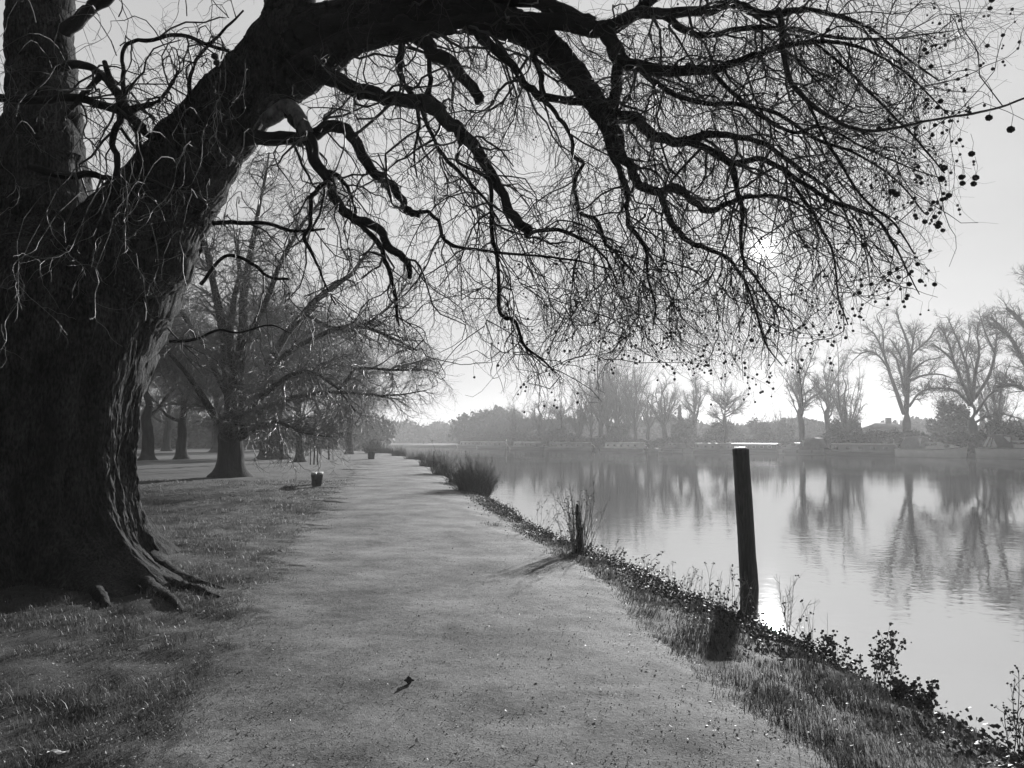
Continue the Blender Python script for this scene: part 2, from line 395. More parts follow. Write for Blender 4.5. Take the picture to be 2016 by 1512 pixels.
big = {}    # name -> (pts, rad, sides, material)
big['leaning limb'] = [(110, 960, 9.6, 150), (122, 880, 9.55, 200), (138, 800, 9.45, 236), (160, 700, 9.3, 262), (196, 600, 9.25, 272), (245, 510, 9.15, 250), (300, 430, 9.1, 206), (360, 342, 9.0, 180), (425, 255, 8.9, 160), (490, 180, 8.8, 150), (548, 105, 8.7, 140), (572, 45, 8.7, 112), (566, -20, 8.8, 95), (548, -110, 8.9, 80), (520, -220, 9, 60)]
big['upright stem'] = [(20, 800, 9.9, 280), (40, 700, 9.9, 300), (70, 560, 9.9, 260), (82, 430, 9.9, 200), (85, 300, 9.9, 150), (84, 180, 9.9, 132), (80, 60, 9.9, 124), (84, -60, 9.9, 115), (90, -220, 9.9, 100)]
big['arching limb'] = [(500, 175, 8.8, 110), (560, 110, 8.7, 118), (630, 62, 8.6, 105), (720, 40, 8.5, 92), (830, 22, 8.4, 84), (940, 32, 8.3, 74), (1035, 60, 8.2, 64), (1098, 108, 8.1, 56), (1148, 168, 8.05, 52), (1190, 232, 8., 42)]
big['lower arch'] = [(560, 170, 8.6, 90), (625, 130, 8.4, 75), (690, 85, 8.3, 58), (760, 68, 8.2, 46), (840, 60, 8.1, 36), (930, 45, 8.0, 34), (1020, 40, 7.9, 34), (1110, 44, 7.9, 34), (1180, 58, 7.8, 36), (1235, 38, 7.8, 26), (1290, -8, 7.8, 22)]
tr = {
 'B': [(620, 130, 8.3, 40), (660, 155, 8.2, 34), (705, 178, 8.1, 31), (760, 192, 8., 28), (820, 196, 7.9, 29), (868, 225, 7.8, 28), (910, 265, 7.8, 27), (950, 310, 7.7, 23), (985, 375, 7.6, 20), (1012, 425, 7.6, 20), (1046, 462, 7.5, 22)],
 'C': [(790, 45, 8.2, 36), (845, 95, 8.1, 30), (890, 130, 8.0, 27), (930, 172, 7.9, 22), (948, 205, 7.9, 20)],
 'D': [(485, 275, 8.7, 30), (560, 272, 8.5, 27), (610, 268, 8.4, 26), (660, 248, 8.3, 25), (692, 268, 8.2, 23), (716, 312, 8.1, 22), (748, 348, 8., 20), (778, 375, 7.9, 17), (802, 410, 7.9, 15), (826, 424, 7.8, 13)],
 'D2': [(822, 418, 7.8, 8), (845, 418, 7.8, 8), (866, 440, 7.7, 7), (880, 478, 7.7, 8), (940, 492, 7.5, 6), (1040, 502, 7.2, 5), (1130, 512, 7, 4), (1200, 530, 6.8, 2)],
 'E': [(560, 212, 8.5, 30), (582, 228, 8.4, 30), (606, 268, 8.3, 27), (622, 322, 8.2, 24), (652, 358, 8.1, 20), (663, 400, 8., 20), (700, 432, 7.9, 20), (745, 448, 7.8, 18), (772, 490, 7.7, 17), (800, 512, 7.7, 15), (808, 548, 7.6, 9)],
 'E2': [(700, 436, 7.9, 12), (738, 468, 7.9, 11), (762, 520, 7.9, 10), (776, 562, 7.9, 9), (780, 605, 7.9, 7), (785, 642, 7.9, 4)],
 'E3': [(630, 330, 8.2, 10), (672, 352, 8.1, 9), (690, 385, 8.1, 7), (702, 420, 8.1, 6)],
 'E4': [(652, 355, 8.1, 10), (625, 372, 8.1, 10), (612, 400, 8., 10), (612, 440, 8., 8), (600, 470, 8., 9), (620, 510, 8., 6), (640, 560, 8, 4), (660, 600, 8, 3)],
 'F': [(940, 60, 8.1, 24), (968, 90, 8.1, 20), (1011, 133, 8., 16), (1037, 170, 8., 16), (1067, 190, 8., 17), (1112, 197, 8., 16), (1170, 200, 8, 16)],
 'F2': [(1000, 65, 8., 20), (1030, 76, 8., 17), (1052, 108, 8., 15), (1064, 150, 8., 12), (1068, 188, 8., 12)],
 'F3': [(1067, 192, 8., 10), (1095, 225, 7.9, 9), (1122, 262, 7.9, 8), (1130, 306, 7.8, 8), (1148, 322, 7.8, 8), (1132, 360, 7.8, 7), (1144, 419, 7.7, 8), (1175, 434, 7.6, 7), (1194, 482, 7.6, 6), (1225, 498, 7.6, 5)],
 'G': [(800, 62, 8.2, 14), (788, 110, 8.1, 14), (793, 160, 8., 13), (815, 195, 8., 10), (825, 250, 7.9, 6), (815, 300, 7.9, 5), (822, 350, 7.9, 3)],
 'G2': [(845, 100, 8.1, 10), (848, 150, 8., 10), (846, 185, 8., 10), (876, 215, 8, 12)],
 'B2': [(900, 255, 7.8, 10), (905, 290, 7.8, 8), (903, 320, 7.7, 6), (960, 350, 7.6, 9), (968, 410, 7.5, 9), (968, 466, 7.4, 9), (978, 506, 7.3, 8), (982, 598, 7.2, 8), (994, 625, 7.1, 8), (1014, 633, 7, 7), (1034, 681, 6.9, 6), (1067, 708, 6.8, 4), (1095, 735, 6.7, 3)],
 'B3': [(830, 200, 7.9, 10), (838, 240, 7.9, 8), (870, 300, 7.8, 8), (900, 335, 7.7, 8), (930, 365, 7.7, 7), (960, 400, 7.6, 5), (985, 440, 7.6, 4)],
 'B4': [(1046, 458, 7.5, 8), (1090, 452, 7.4, 8), (1140, 468, 7.3, 6), (1190, 505, 7.2, 4), (1215, 560, 7.1, 3)],
 'A1': [(1170, 215, 8, 30), (1205, 262, 8, 28), (1236, 322, 7.9, 20), (1262, 362, 7.9, 18), (1302, 376, 7.8, 18), (1332, 368, 7.8, 16), (1360, 392, 7.7, 14), (1398, 414, 7.6, 13), (1434, 401, 7.6, 11), (1470, 388, 7.5, 9), (1540, 388, 7.4, 6), (1600, 420, 7.3, 4)],
 'A2': [(1182, 215, 8, 34), (1222, 228, 8, 26), (1255, 236, 7.9, 24), (1288, 266, 7.8, 22), (1345, 279, 7.7, 20), (1398, 264, 7.6, 16), (1450, 270, 7.5, 12), (1510, 285, 7.4, 10), (1570, 330, 7.3, 8), (1640, 380, 7.1, 5), (1700, 450, 6.9, 3)],
 'A3': [(1182, 240, 8, 18), (1211, 315, 7.9, 13), (1234, 383, 7.8, 10), (1237, 441, 7.7, 9), (1270, 486, 7.6, 8), (1275, 540, 7.5, 5), (1290, 600, 7.4, 4), (1285, 650, 7.4, 2)],
 'A4': [(1300, 376, 7.8, 14), (1318, 432, 7.7, 12), (1351, 473, 7.6, 11), (1396, 491, 7.5, 9), (1432, 509, 7.4, 8), (1470, 560, 7.3, 5), (1490, 620, 7.2, 4), (1510, 680, 7.1, 3), (1540, 720, 7, 2)],
 'M': [(1345, 272, 7.7, 16), (1396, 297, 7.6, 14), (1436, 322, 7.6, 14), (1450, 369, 7.5, 11), (1462, 405, 7.4, 9), (1460, 450, 7.3, 8), (1462, 505, 7.2, 6), (1500, 565, 7.1, 5), (1540, 610, 7, 3)],
 'N': [(1436, 322, 7.6, 12), (1495, 314, 7.4, 11), (1540, 333, 7.2, 10), (1581, 360, 7., 9), (1635, 396, 6.7, 9), (1693, 414, 6.5, 8), (1728, 432, 6.3, 6), (1756, 473, 6.1, 5), (1790, 540, 6, 3), (1810, 580, 6, 2)],
 'O': [(1190, 60, 7.8, 34), (1215, 105, 7.7, 26), (1250, 128, 7.6, 24), (1324, 142, 7.5, 22), (1400, 137, 7.3, 18), (1468, 115, 7.1, 14), (1536, 92, 6.9, 12), (1603, 82, 6.7, 9), (1671, 87, 6.5, 7), (1738, 113, 6.3, 5), (1800, 158, 6.2, 4), (1870, 230, 6.1, 2)],
 'O2': [(1250, 128, 7.6, 12), (1300, 170, 7.5, 11), (1370, 200, 7.4, 10), (1450, 205, 7.3, 9), (1530, 225, 7.1, 8), (1600, 270, 6.9, 7), (1680, 300, 6.6, 5), (1760, 350, 6.4, 4), (1820, 420, 6.2, 3)],
 'Pn': [(1532, 20, 7, 14), (1541, 81, 6.8, 12), (1550, 144, 6.5, 11), (1585, 194, 6.1, 10), (1640, 234, 5.6, 9), (1693, 257, 5.1, 8), (1760, 252, 4.5, 6), (1850, 234, 3.8, 5), (1945, 218, 3.2, 5), (2020, 192, 2.8, 4)],
 'Q': [(1290, 25, 7.6, 24), (1380, 22, 7.5, 20), (1440, 8, 7.4, 19), (1473, 18, 7.3, 18), (1527, 27, 7.1, 15), (1581, 18, 6.9, 12), (1640, 30, 6.7, 9), (1710, 55, 6.5, 6), (1780, 110, 6.3, 5), (1850, 160, 6.2, 3)],
 'Q2': [(1220, 42, 7.8, 28), (1290, 25, 7.6, 22), (1340, 55, 7.5, 14), (1390, 70, 7.4, 12), (1470, 56, 7.2, 11), (1560, 58, 7.1, 9), (1660, 75, 6.8, 6), (1760, 75, 6.6, 4), (1880, 60, 6.4, 2)],
 'S': [(1200, 62, 7.8, 26), (1213, 126, 7.9, 24), (1209, 185, 7.9, 24), (1198, 232, 8, 24)],
 'T': [(640, 50, 8.4, 50), (760, 5, 8.3, 40), (900, -20, 8.2, 40), (1010, -5, 8.1, 36), (1108, 22, 8., 32), (1165, 48, 7.9, 30)],
 'U': [(1400, 137, 7.3, 10), (1440, 180, 7.2, 9), (1500, 230, 7., 8), (1560, 260, 6.8, 7), (1620, 250, 6.6, 6), (1700, 290, 6.4, 4), (1790, 330, 6.2, 3), (1850, 350, 6.1, 2)],
 'V': [(1600, 82, 6.7, 6), (1670, 140, 6.4, 6), (1740, 210, 6, 5), (1800, 270, 5.5, 4), (1860, 340, 5, 3)],
 'W': [(1585, 194, 6.1, 6), (1640, 300, 6, 6), (1700, 390, 5.9, 5), (1760, 440, 5.8, 4), (1800, 500, 5.7, 3)],
 'X': [(1540, 333, 7.2, 7), (1600, 420, 7, 6), (1640, 500, 6.9, 4), (1650, 580, 6.8, 3), (1670, 640, 6.8, 2)],
 # near the left-hand stem
 'l1': [(130, 62, 9.6, 32), (165, 25, 9.5, 26), (210, -5, 9.4, 22), (270, -60, 9.3, 16)],
 'l2': [(110, 130, 9.2, 18), (160, 128, 8.9, 16), (195, 145, 8.7, 15), (225, 175, 8.6, 18), (240, 205, 8.5, 20)],
 'l3': [(-20, 190, 8.8, 17), (60, 198, 8.7, 17), (140, 194, 8.6, 16), (200, 208, 8.5, 16), (245, 218, 8.5, 20), (300, 205, 8.5, 9), (330, 180, 8.5, 7), (352, 140, 8.5, 5)],
 'l4': [(206, 122, 8.5, 10), (222, 165, 8.5, 14), (240, 210, 8.5, 24), (268, 240, 8.4, 18), (300, 275, 8.4, 13)],
 'l5': [(244, 215, 8.5, 12), (243, 150, 8.5, 9), (243, 98, 8.5, 8), (262, 82, 8.5, 8), (300, 78, 8.5, 8), (358, 68, 8.5, 8), (410, 88, 8.5, 7), (452, 100, 8.6, 7)],
 'l6': [(240, 222, 8.5, 16), (222, 275, 8.4, 13), (230, 330, 8.3, 12), (215, 370, 8.2, 8)],
 'l7': [(262, 230, 8.5, 13), (274, 290, 8.4, 12), (276, 350, 8.3, 11), (300, 400, 8.2, 9)],
 'l8': [(198, 150, 8.6, 12), (160, 190, 8.5, 12), (130, 225, 8.4, 7)],
 'l9': [(60, 330, 8.4, 15), (120, 345, 8.3, 15), (180, 345, 8.2, 14), (220, 350, 8.2, 8)],
 'l10': [(370, 205, 8.6, 9), (374, 160, 8.5, 8), (388, 115, 8.5, 7), (430, 70, 8.5, 6), (480, 20, 8.5, 4)],
 'l11': [(395, 560, 8.8, 8), (440, 505, 8.7, 7), (490, 515, 8.6, 7), (530, 545, 8.5, 6), (570, 550, 8.4, 5)],
 'l12': [(335, 672, 8.7, 7), (385, 668, 8.5, 6), (430, 650, 8.4, 5), (470, 655, 8.3, 4), (530, 640, 8.2, 3), (570, 655, 8.1, 2)],
 'l13': [(420, 440, 8.6, 9), (520, 440, 8.3, 8), (580, 455, 8.2, 7), (640, 450, 8.1, 4)],
}
limb_paths = []
for k, (nm, pts) in enumerate(big.items()):
    p, r = trace(pts, n=24, rough=.04); g = MB(); big_tube(g, p, r, 150, .07, 5., ridge=.028 if k == 0 else .016)
    g2 = g.build('limb', M_limb if k > 1 else M_bark, plane, smooth=True); localise(g2); limb_paths.append((p, r, k))
tpaths = []
for k, pts in tr.items():
    p, r = trace(pts, n=6, rough=.5); g = MB(); big_tube(g, p, r, 10, .10, 4.)
    o = g.build('branch', M_pale if k == 'E_' else M_limb, plane, smooth=True); localise(o)
    tpaths.append((k, p, r))
# the pale peeled elbow of branch E
p, r = trace([(520, 240, 8.55, 28), (542, 226, 8.5, 33), (566, 210, 8.45, 32), (585, 228, 8.38, 32), (604, 264, 8.28, 29)], n=6); g = MB(); big_tube(g, p, r*1.03, 12, .06)
localise(g.build('peeled_branch', M_pale, plane, smooth=True, label='pale peeled elbow of the branch'))

CAN = [(-900, -1200), (2600, -1200), (2200, 60), (1990, 130), (1905, 230), (1915, 350), (1885, 480), (1850, 570), (1700, 620), (1680, 680), (1600, 705), (1540, 770), (1480, 815), (1420, 800), (1380, 750), (1300, 735), (1240, 715), (1180, 745), (1120, 800), (1060, 815), (1000, 800), (960, 730), (900, 720), (860, 790), (780, 700), (700, 720), (520, 770), (330, 800), (-900, 860)]
def resample(p, r, n=13):
    s = np.concatenate([[0], np.cumsum(np.linalg.norm(np.diff(p, axis=0), axis=1))]); t = np.linspace(0, s[-1], n)
    return np.stack([np.interp(t, s, p[:, i]) for i in range(3)], -1), np.interp(t, s, r)
src = []; srr = []; sw = []
for k, p, r in tpaths:
    q, w = resample(p, r); src.append(q); srr.append(w)
    px, py, _ = project(q.mean(0)); d = 1.0
    py_c = project(q.mean(0))[1]
    if px > 1050: d = 1.6 if py_c < 300 else .8
    if px > 1620: d = .7
    if k[0] == 'l': d = .6
    if k in ('E', 'D', 'C'): d = .7
    if k in ('S', 'F', 'F2', 'T'): d = .9
    sw.append(d)
for p, r, k in limb_paths:
    q, w = resample(p, r); src.append(q); srr.append(w); sw.append((.35, .2, .9, .9)[k])
src = np.array(src); srr = np.array(srr); sw = np.array(sw)
gt = np.random.default_rng(11)
# long drooping branchlets that make the weeping lower fringe
gh = np.random.default_rng(61); hs = []; hd = []; hl = []
for q in range(80):
    k = [i for i, t_ in enumerate(tpaths) if t_[0] in ('A1', 'A3', 'A4', 'M', 'N', 'F3', 'B2', 'B3', 'B4', 'X', 'O2', 'A2', 'D2', 'E2', 'C', 'B')]
    t_ = tpaths[k[gh.integers(len(k))]][1]; p0 = t_[int(len(t_)*gh.uniform(.3, .98))]; x0, y0, _ = project(p0)
    hs.append(p0); hd.append([gh.uniform(-.1, .5), gh.uniform(-.5, .4), gh.uniform(-.5, .1)]); hl.append(gh.uniform(.7, 2.1))
HB, HR = walk(np.array(hs), nrm(np.array(hd)), np.array(hl), .0085, .0025, 12, .20, (.04, 0, -.22), (.02, 0, -.10), gh)
for _ in range(6):
    x0, y0, _d = project(HB[:, -1]); bad = ~inside(CAN, x0, y0+15)
    HB[bad] = HB[bad][:, :1]+(HB[bad]-HB[bad][:, :1])*.72; HR[bad] *= .85
src = np.concatenate([src, HB]); srr = np.concatenate([srr, HR]); sw = np.concatenate([sw, np.full(len(HB), .9)])
NL2 = 840
s, d, pr_, t, kk = spawn(src, srr, NL2, .08, 1., (30, 80), gt, sw, bias=(.12, 0, -.15))
ln = gt.uniform(.5, 1.7, NL2)*np.where(kk < len(tpaths), 1, .9)
dsc = np.clip(project(s)[2]/8, .3, 1.1); r0 = np.minimum(np.clip(pr_*.5, .006, .03), gt.uniform(.008, .019, NL2))*dsc
L2, R2 = walk(s, d, ln, r0, r0*.35, 9, .34, (.03, 0, -.16), (.05, 0, -.02), gt)
def keep(Pt, poly, g, jitter=35, leak=.02):
    x, y, dep = project(Pt[:, -1]); j = g.normal(0, jitter, len(x)); ok = inside(poly, x+j, y+j*.6) | (g.random(len(x)) < leak)
    ok &= (dep > 1.6)
    xm, ym, _ = project(Pt[:, Pt.shape[1]//2]); ok &= inside(poly, xm, ym) | (g.random(len(x)) < leak)
    return ok
ok = keep(L2, CAN, gt); L2, R2 = L2[ok], R2[ok]
x2, y2, _ = project(L2.mean(1)); w2 = np.where((x2 > 1080) & (x2 < 1700) & (y2 < 360), np.where(x2 > 1450, 1.15, 1.6), .75); w2 = np.where((x2 > 640) & (x2 < 1080), .55, w2); w2 = np.where(x2 > 1650, .62, w2); w2 = np.where(x2 < 430, .55, w2); w2 = np.where((x2 > 1430) & (x2 < 1690) & (y2 > 330) & (y2 < 580), .38, w2)
NL3 = 5000
s, d, pr_, t, kk = spawn(L2, R2, NL3, .1, 1., (28, 70), gt, w2, bias=(.1, 0, -.2))
ln = gt.uniform(.22, .95, NL3); r0 = np.minimum(pr_*.7, gt.uniform(.0032, .0062, NL3)*np.clip(project(s)[2]/8, .3, 1.1))
L3, R3 = walk(s, d, ln, r0, r0*.45, 8, .30, (.0, 0, -.30), (.04, 0, -.02), gt)
sx, sy, _ = project(L3[:, 4]); kk_ = (np.hypot(sx-1502, sy-490) > 36) | (gt.random(len(sx)) < .15); L3, R3 = L3[kk_], R3[kk_]
ok = keep(L3, CAN, gt); L3, R3 = L3[ok], R3[ok]
NL4 = 16500
s, d, pr_, t, kk = spawn(L3, R3, NL4, .1, 1., (28, 65), gt, bias=(.05, 0, -.05))
ln = gt.uniform(.06, .38, NL4); r0 = np.minimum(pr_*.75, gt.uniform(.0014, .0026, NL4))
L4, R4 = walk(s, d, ln, r0, r0*.6, 5, .27, (.0, 0, -.18), (.04, 0, .16), gt)
ok = keep(L4, CAN, gt)
sx, sy, _ = project(L4[:, 2]); ok &= (np.hypot(sx-1502, sy-490) > 40) | (gt.random(len(ok)) < .12); L4, R4 = L4[ok], R4[ok]
g = MB(); g.tubes(L2, R2, 5); g.tubes(HB, HR, 6); localise(g.build('small_branches', M_twig, plane, smooth=True, kind='stuff'))
g = MB(); g.tubes(L3, R3, 3); g.tubes(L4, R4, 3); localise(g.build('twigs', M_twig, plane, kind='stuff'))
# long sunlit whips hanging in front of the trunk
gw = np.random.default_rng(5); ws = []; wd = []
for i in range(46):
    ws.append(P(gw.uniform(-10, 500), gw.uniform(10, 560), gw.uniform(5.6, 7.4))); wd.append([gw.uniform(-.4, .4), gw.uniform(-.5, .5), -1])
ws = np.array(ws); wd = nrm(np.array(wd)); W1, RW1 = walk(ws, wd, gw.uniform(.35, 1.1, 46), .0026, .0015, 16, .24, (0, 0, -.12), (0, 0, -.05), gw)
s, d, pr_, t, kk = spawn(W1, RW1, 220, .2, 1., (30, 75), gw); W2, RW2 = walk(s, d, gw.uniform(.08, .4, 220), .0017, .0010, 8, .28, (0, 0, -.2), (0, 0, .1), gw)
# each whip is carried by a feeder running back up to the limbs
up = W1[:, 0]; tgt = np.stack([up[:, 0]*1.15-.4, np.full(46, 8.6), up[:, 2]+1.1], -1); n_ = 8; f = np.linspace(0, 1, n_)[None, :, None]
FD = tgt[:, None]*(1-f)+up[:, None]*f; FD[:, :, 2] += .25*np.sin(f[..., 0]*np.pi); FD[:, 1:-1] += gw.normal(0, .010, FD[:, 1:-1].shape)
g = MB(); g.tubes(W1, RW1, 5); g.tubes(W2, RW2, 4); g3_ = MB(); g3_.tubes(FD, np.linspace(.008, .0026, n_)[None]*np.ones((46, 1)), 5); localise(g3_.build('whip_bases', M_limb, plane, smooth=True, kind='stuff')); localise(g.build('hanging_whips', mat('pale_young_twigs', .09, .5, .3, 6, spec=.4), plane, smooth=True, kind='stuff'))

# surface roots creeping out over the turf
for pts_ in ([(255, 1128, 90), (300, 1148, 60), (345, 1160, 38), (395, 1168, 24), (440, 1178, 12)], [(270, 1150, 60), (310, 1172, 40), (350, 1186, 22), (372, 1204, 10)], [(300, 1120, 60), (345, 1138, 34), (400, 1150, 18), (452, 1158, 8)], [(175, 1150, 60), (205, 1178, 34), (225, 1196, 16)]):
    a_ = []
    for qx, qy, qw in pts_:
        X_, Y_ = gp(qx, qy); a_.append([X_, Y_, float(H(X_, Y_))-.012, qw*Y_/F/2])
    c_ = catmull(np.array(a_), 8); g = MB(); big_tube(g, c_[:, :3], np.maximum(c_[:, 3], .008), 14, .22, 6.); localise(g.build('root', M_bark, plane, smooth=True))
# seed balls on stalks
ICO_V = None
def ico(sub=2):
    t = (1+5**.5)/2
    v = [(-1, t, 0), (1, t, 0), (-1, -t, 0), (1, -t, 0), (0, -1, t), (0, 1, t), (0, -1, -t), (0, 1, -t), (t, 0, -1), (t, 0, 1), (-t, 0, -1), (-t, 0, 1)]
    f = [(0, 11, 5), (0, 5, 1), (0, 1, 7), (0, 7, 10), (0, 10, 11), (1, 5, 9), (5, 11, 4), (11, 10, 2), (10, 7, 6), (7, 1, 8), (3, 9, 4), (3, 4, 2), (3, 2, 6), (3, 6, 8), (3, 8, 9), (4, 9, 5), (2, 4, 11), (6, 2, 10), (8, 6, 7), (9, 8, 1)]
    v = [np.array(a, float)/np.linalg.norm(a) for a in v]
    for _ in range(sub-1):
        c = {}; nf = []
        def mid(a, b):
            k = (min(a, b), max(a, b))
            if k not in c: m = v[a]+v[b]; v.append(m/np.linalg.norm(m)); c[k] = len(v)-1
            return c[k]
        for a, b, d in f:
            x, y_, z = mid(a, b), mid(b, d), mid(d, a); nf += [(a, x, z), (b, y_, x), (d, z, y_), (x, y_, z)]
        f = nf
    return np.array(v), np.array(f)
iv1, if1 = ico(2); iv2, if2 = ico(3)
ends = np.concatenate([L4[:, -1], L3[:, -1], L4[:, 2]]); ex, ey, ed_ = project(ends)
edge = np.zeros(len(ex))
polyd = np.full(len(ex), 1e9)
cp = np.array(CAN[2:26], float)
for i in range(len(cp)-1):
    a, b = cp[i], cp[i+1]; ab = b-a; tpar = np.clip(((ex-a[0])*ab[0]+(ey-a[1])*ab[1])/(ab@ab), 0, 1)
    polyd = np.minimum(polyd, np.hypot(ex-(a[0]+tpar*ab[0]), ey-(a[1]+tpar*ab[1])))
wt = np.exp(-polyd/95)*(ex > 850)+.05*(ex > 850)+.002*(ex > 400); wt = wt*(ex < 2050)*(ey > -60)*np.clip((ex-850)/600, .12, 1.7)
sel = gt.choice(len(ends), 760, replace=False, p=wt/wt.sum())
bp = []; stalks = []; 
for i in sel:
    e = ends[i]; l = gt.uniform(.04, .12); st = np.array([e, e+[gt.normal(0, .008), gt.normal(0, .008), -l*.5], e+[gt.normal(0, .012), gt.normal(0, .012), -l]])
    stalks.append(st); bp.append(st[-1])
    if gt.random() < .35: bp.append(st[1]+gt.normal(0, .004, 3))
for q in ((1990, 255, 2.9), (1947, 232, 3.2), (1893, 349, 3.7), (1895, 361, 3.7), (1921, 350, 3.8), (1917, 362, 3.8), (1913, 303, 4), (1833, 131, 4.5), (1840, 560, 4.6), (1812, 553, 4.8), (1600, 419, 5), (1587, 485, 5), (1715, 440, 4.7), (1430, 190, 5.), (423, 111, 3.4), (427, 124, 3.4)):
    e = P(*q); st = np.array([e+[.0, 0, .11], e+[.012, 0, .06], e]); stalks.append(st); bp.append(e)
wf_ = np.array([P(405, -60, 3.5), P(418, 10, 3.45), P(414, 60, 3.4), P(423, 100, 3.4)])
g = MB(); stalks = np.array(stalks); g.tubes(wf_, np.full(4, .0018), 4); g.tubes(stalks, np.full(stalks.shape[:2], .0012), 3); localise(g.build('fruit_stalks', M_twig, plane, kind='stuff'))
bp = np.array(bp); bx, by, bd = project(bp); vis = (bx > 0) & (bx < 2016) & (by > 0) & (by < 1512)
order = np.argsort(np.where(vis, bd, 1e3)); topn = order[:95]; rest = order[95:]
me = None
fz = (1+.10*gt.normal(size=(len(iv2), 1)))
for q in topn:
    if me is None:
        g = MB(); g.add(iv2*.0135*fz, if2); o = g.build('seed_ball', M_ball, plane, smooth=False); me = o.data
    else:
        o = bpy.data.objects.new('seed_ball', me); col.objects.link(o); o.parent = plane
    o.location = tuple(bp[q]-np.array(PL)); sc_ = gt.uniform(.85, 1.15); o.scale = (sc_,)*3
g = MB()
rs = gt.uniform(.0085, .0145, len(rest)); V = (iv1[None]*rs[:, None, None]*(1+.07*gt.normal(size=(len(rest), len(iv1), 1)))+bp[rest][:, None])
g.add(V.reshape(-1, 3), (if1[None]+np.arange(len(rest))[:, None, None]*len(iv1)).reshape(-1, 3)); localise(g.build('seed_balls', M_ball, plane, kind='stuff'))

# ------------------------------------------------------------------ generic bare trees, local coordinates
def bare_tree(name, label, cat, loc, seed, h=14, spread=6, tr_r=.5, trunk_h=2.5, nlimb=9, n2=160, n3=1300, n4=5200, droop=-.1, up=.25, tw=.006, group=None, ang=(15, 60), mb=None, mt=None, limbs=None, rzz=0, lean=0., flare=.8, wig=.16, scale2=1., fan=False):
    g_ = np.random.default_rng(seed); root = empty(name, loc, label, cat, group, rzz)
    mb = mb or M_lawnbark; mt = mt or M_lawntwig
    top = np.array([lean*h, 0, h*.8]); n = 12
    z = np.linspace(0, 1, n); cp = np.stack([lean*h*z+.02*h*g_.normal(size=n)*z, .02*h*g_.normal(size=n)*z, z*h*.82], -1)
    cr = np.interp(z*h*.82, [0, .25, .7, trunk_h, h*.4, h*.82], [tr_r*(1+flare), tr_r*(1+flare*.35), tr_r*1.05, tr_r*.9, tr_r*.35, tr_r*.08])
    p = catmull(np.column_stack([cp, cr]), 3); zf = np.interp(p[:, 2], cp[:, 2], cr)
    extra = np.linspace(-.3, 1.0, 9)[:-1]; k = p[:, 2] > 1.0
    pp = np.vstack([np.column_stack([np.interp(extra, p[:, 2], p[:, 0]), np.interp(extra, p[:, 2], p[:, 1]), extra]), p[k][:, :3]])
    pr2 = np.interp(pp[:, 2], [-.3, 0, .25, .7, trunk_h, h*.4, h*.82], [tr_r*(1+flare*1.2), tr_r*(1+flare), tr_r*(1+flare*.4), tr_r*1.08, tr_r*.9, tr_r*.35, tr_r*.06])
    b = MB(); big_tube(b, pp, pr2, 18, .07, 4.); b.build('trunk', mb, root, smooth=True)
    if limbs is None:
        t = np.sort(g_.uniform(0, 1, nlimb)); zs = trunk_h*.8+(h*.62-trunk_h)*t**1.2
        az = np.arange(nlimb)*2.4+g_.uniform(0, 6.28); el = np.radians(g_.uniform(*ang, nlimb)+t*15)
        s = np.stack([np.interp(zs, cp[:, 2], cp[:, 0]), np.interp(zs, cp[:, 2], cp[:, 1]), zs], -1)
        d = np.stack([np.cos(az)*np.cos(el), np.sin(az)*np.cos(el), np.sin(el)], -1)
        ln = spread*(1.15-.45*t)*g_.uniform(.8, 1.2, nlimb); r0 = tr_r*.42*(1-.45*t)
        L1, R1 = walk(s, d, ln, r0, r0*.18, 12, wig, (0, 0, up*.5), (0, 0, droop), g_)
    else: L1, R1 = limbs
    if fan:
        zs = trunk_h*g_.uniform(.75, 1.5, nlimb); az = np.arange(nlimb)*2.4+g_.uniform(0, 6.28); el = np.radians(g_.uniform(*ang, nlimb))
        s = np.stack([np.interp(zs, cp[:, 2], cp[:, 0]), np.interp(zs, cp[:, 2], cp[:, 1]), zs], -1)
        d = np.stack([np.cos(az)*np.cos(el), np.sin(az)*np.cos(el), np.sin(el)], -1)
        ln = np.minimum((h-trunk_h)*(.55+.45*np.sin(el)), spread*1.25/np.maximum(np.cos(el), .2))*g_.uniform(.85, 1.1, nlimb); r0 = tr_r*g_.uniform(.24, .40, nlimb)
        L1, R1 = walk(s, d, ln, r0, r0*.12, 12, .12, (0, 0, .10), (0, 0, -.02), g_)
    b = MB(); 
    for q in range(len(L1)): 
        b = MB(); b.tubes(L1[q][None], R1[q][None], 7, cap=True); b.build('limb', mb, root, smooth=True)
    ax, ra = resample(pp[pp[:, 2] > h*.3], pr2[pp[:, 2] > h*.3], L1.shape[1])
    S = np.concatenate([L1, ax[None]]); SR = np.concatenate([R1, ra[None]])
    s, d, pr_, t, kk = spawn(S, SR, n2, .15, 1., (25, 65), g_, bias=(0, 0, up*.5))
    ln = spread*g_.uniform(.22, .5, n2)*(1.2-.5*t)*scale2; r0 = np.minimum(pr_*.6, np.maximum(tw*4, tr_r*.07))
    L2, R2 = walk(s, d, ln, r0, r0*.3, 7, wig*1.1, (0, 0, up*.25+droop*.3), (0, 0, droop), g_)
    s, d, pr_, t, kk = spawn(L2, R2, n3, .1, 1., (25, 60), g_); ln = spread*g_.uniform(.08, .24, n3)*scale2; r0 = np.minimum(pr_*.7, tw*1.9)
    L3, R3 = walk(s, d, ln, r0, r0*.45, 5, wig*1.3, (0, 0, droop*.8), (0, 0, droop*.3+.05), g_)
    s, d, pr_, t, kk = spawn(L3, R3, n4, .1, 1., (25, 60), g_); ln = spread*g_.uniform(.03, .11, n4)*scale2; r0 = np.minimum(pr_*.8, tw)
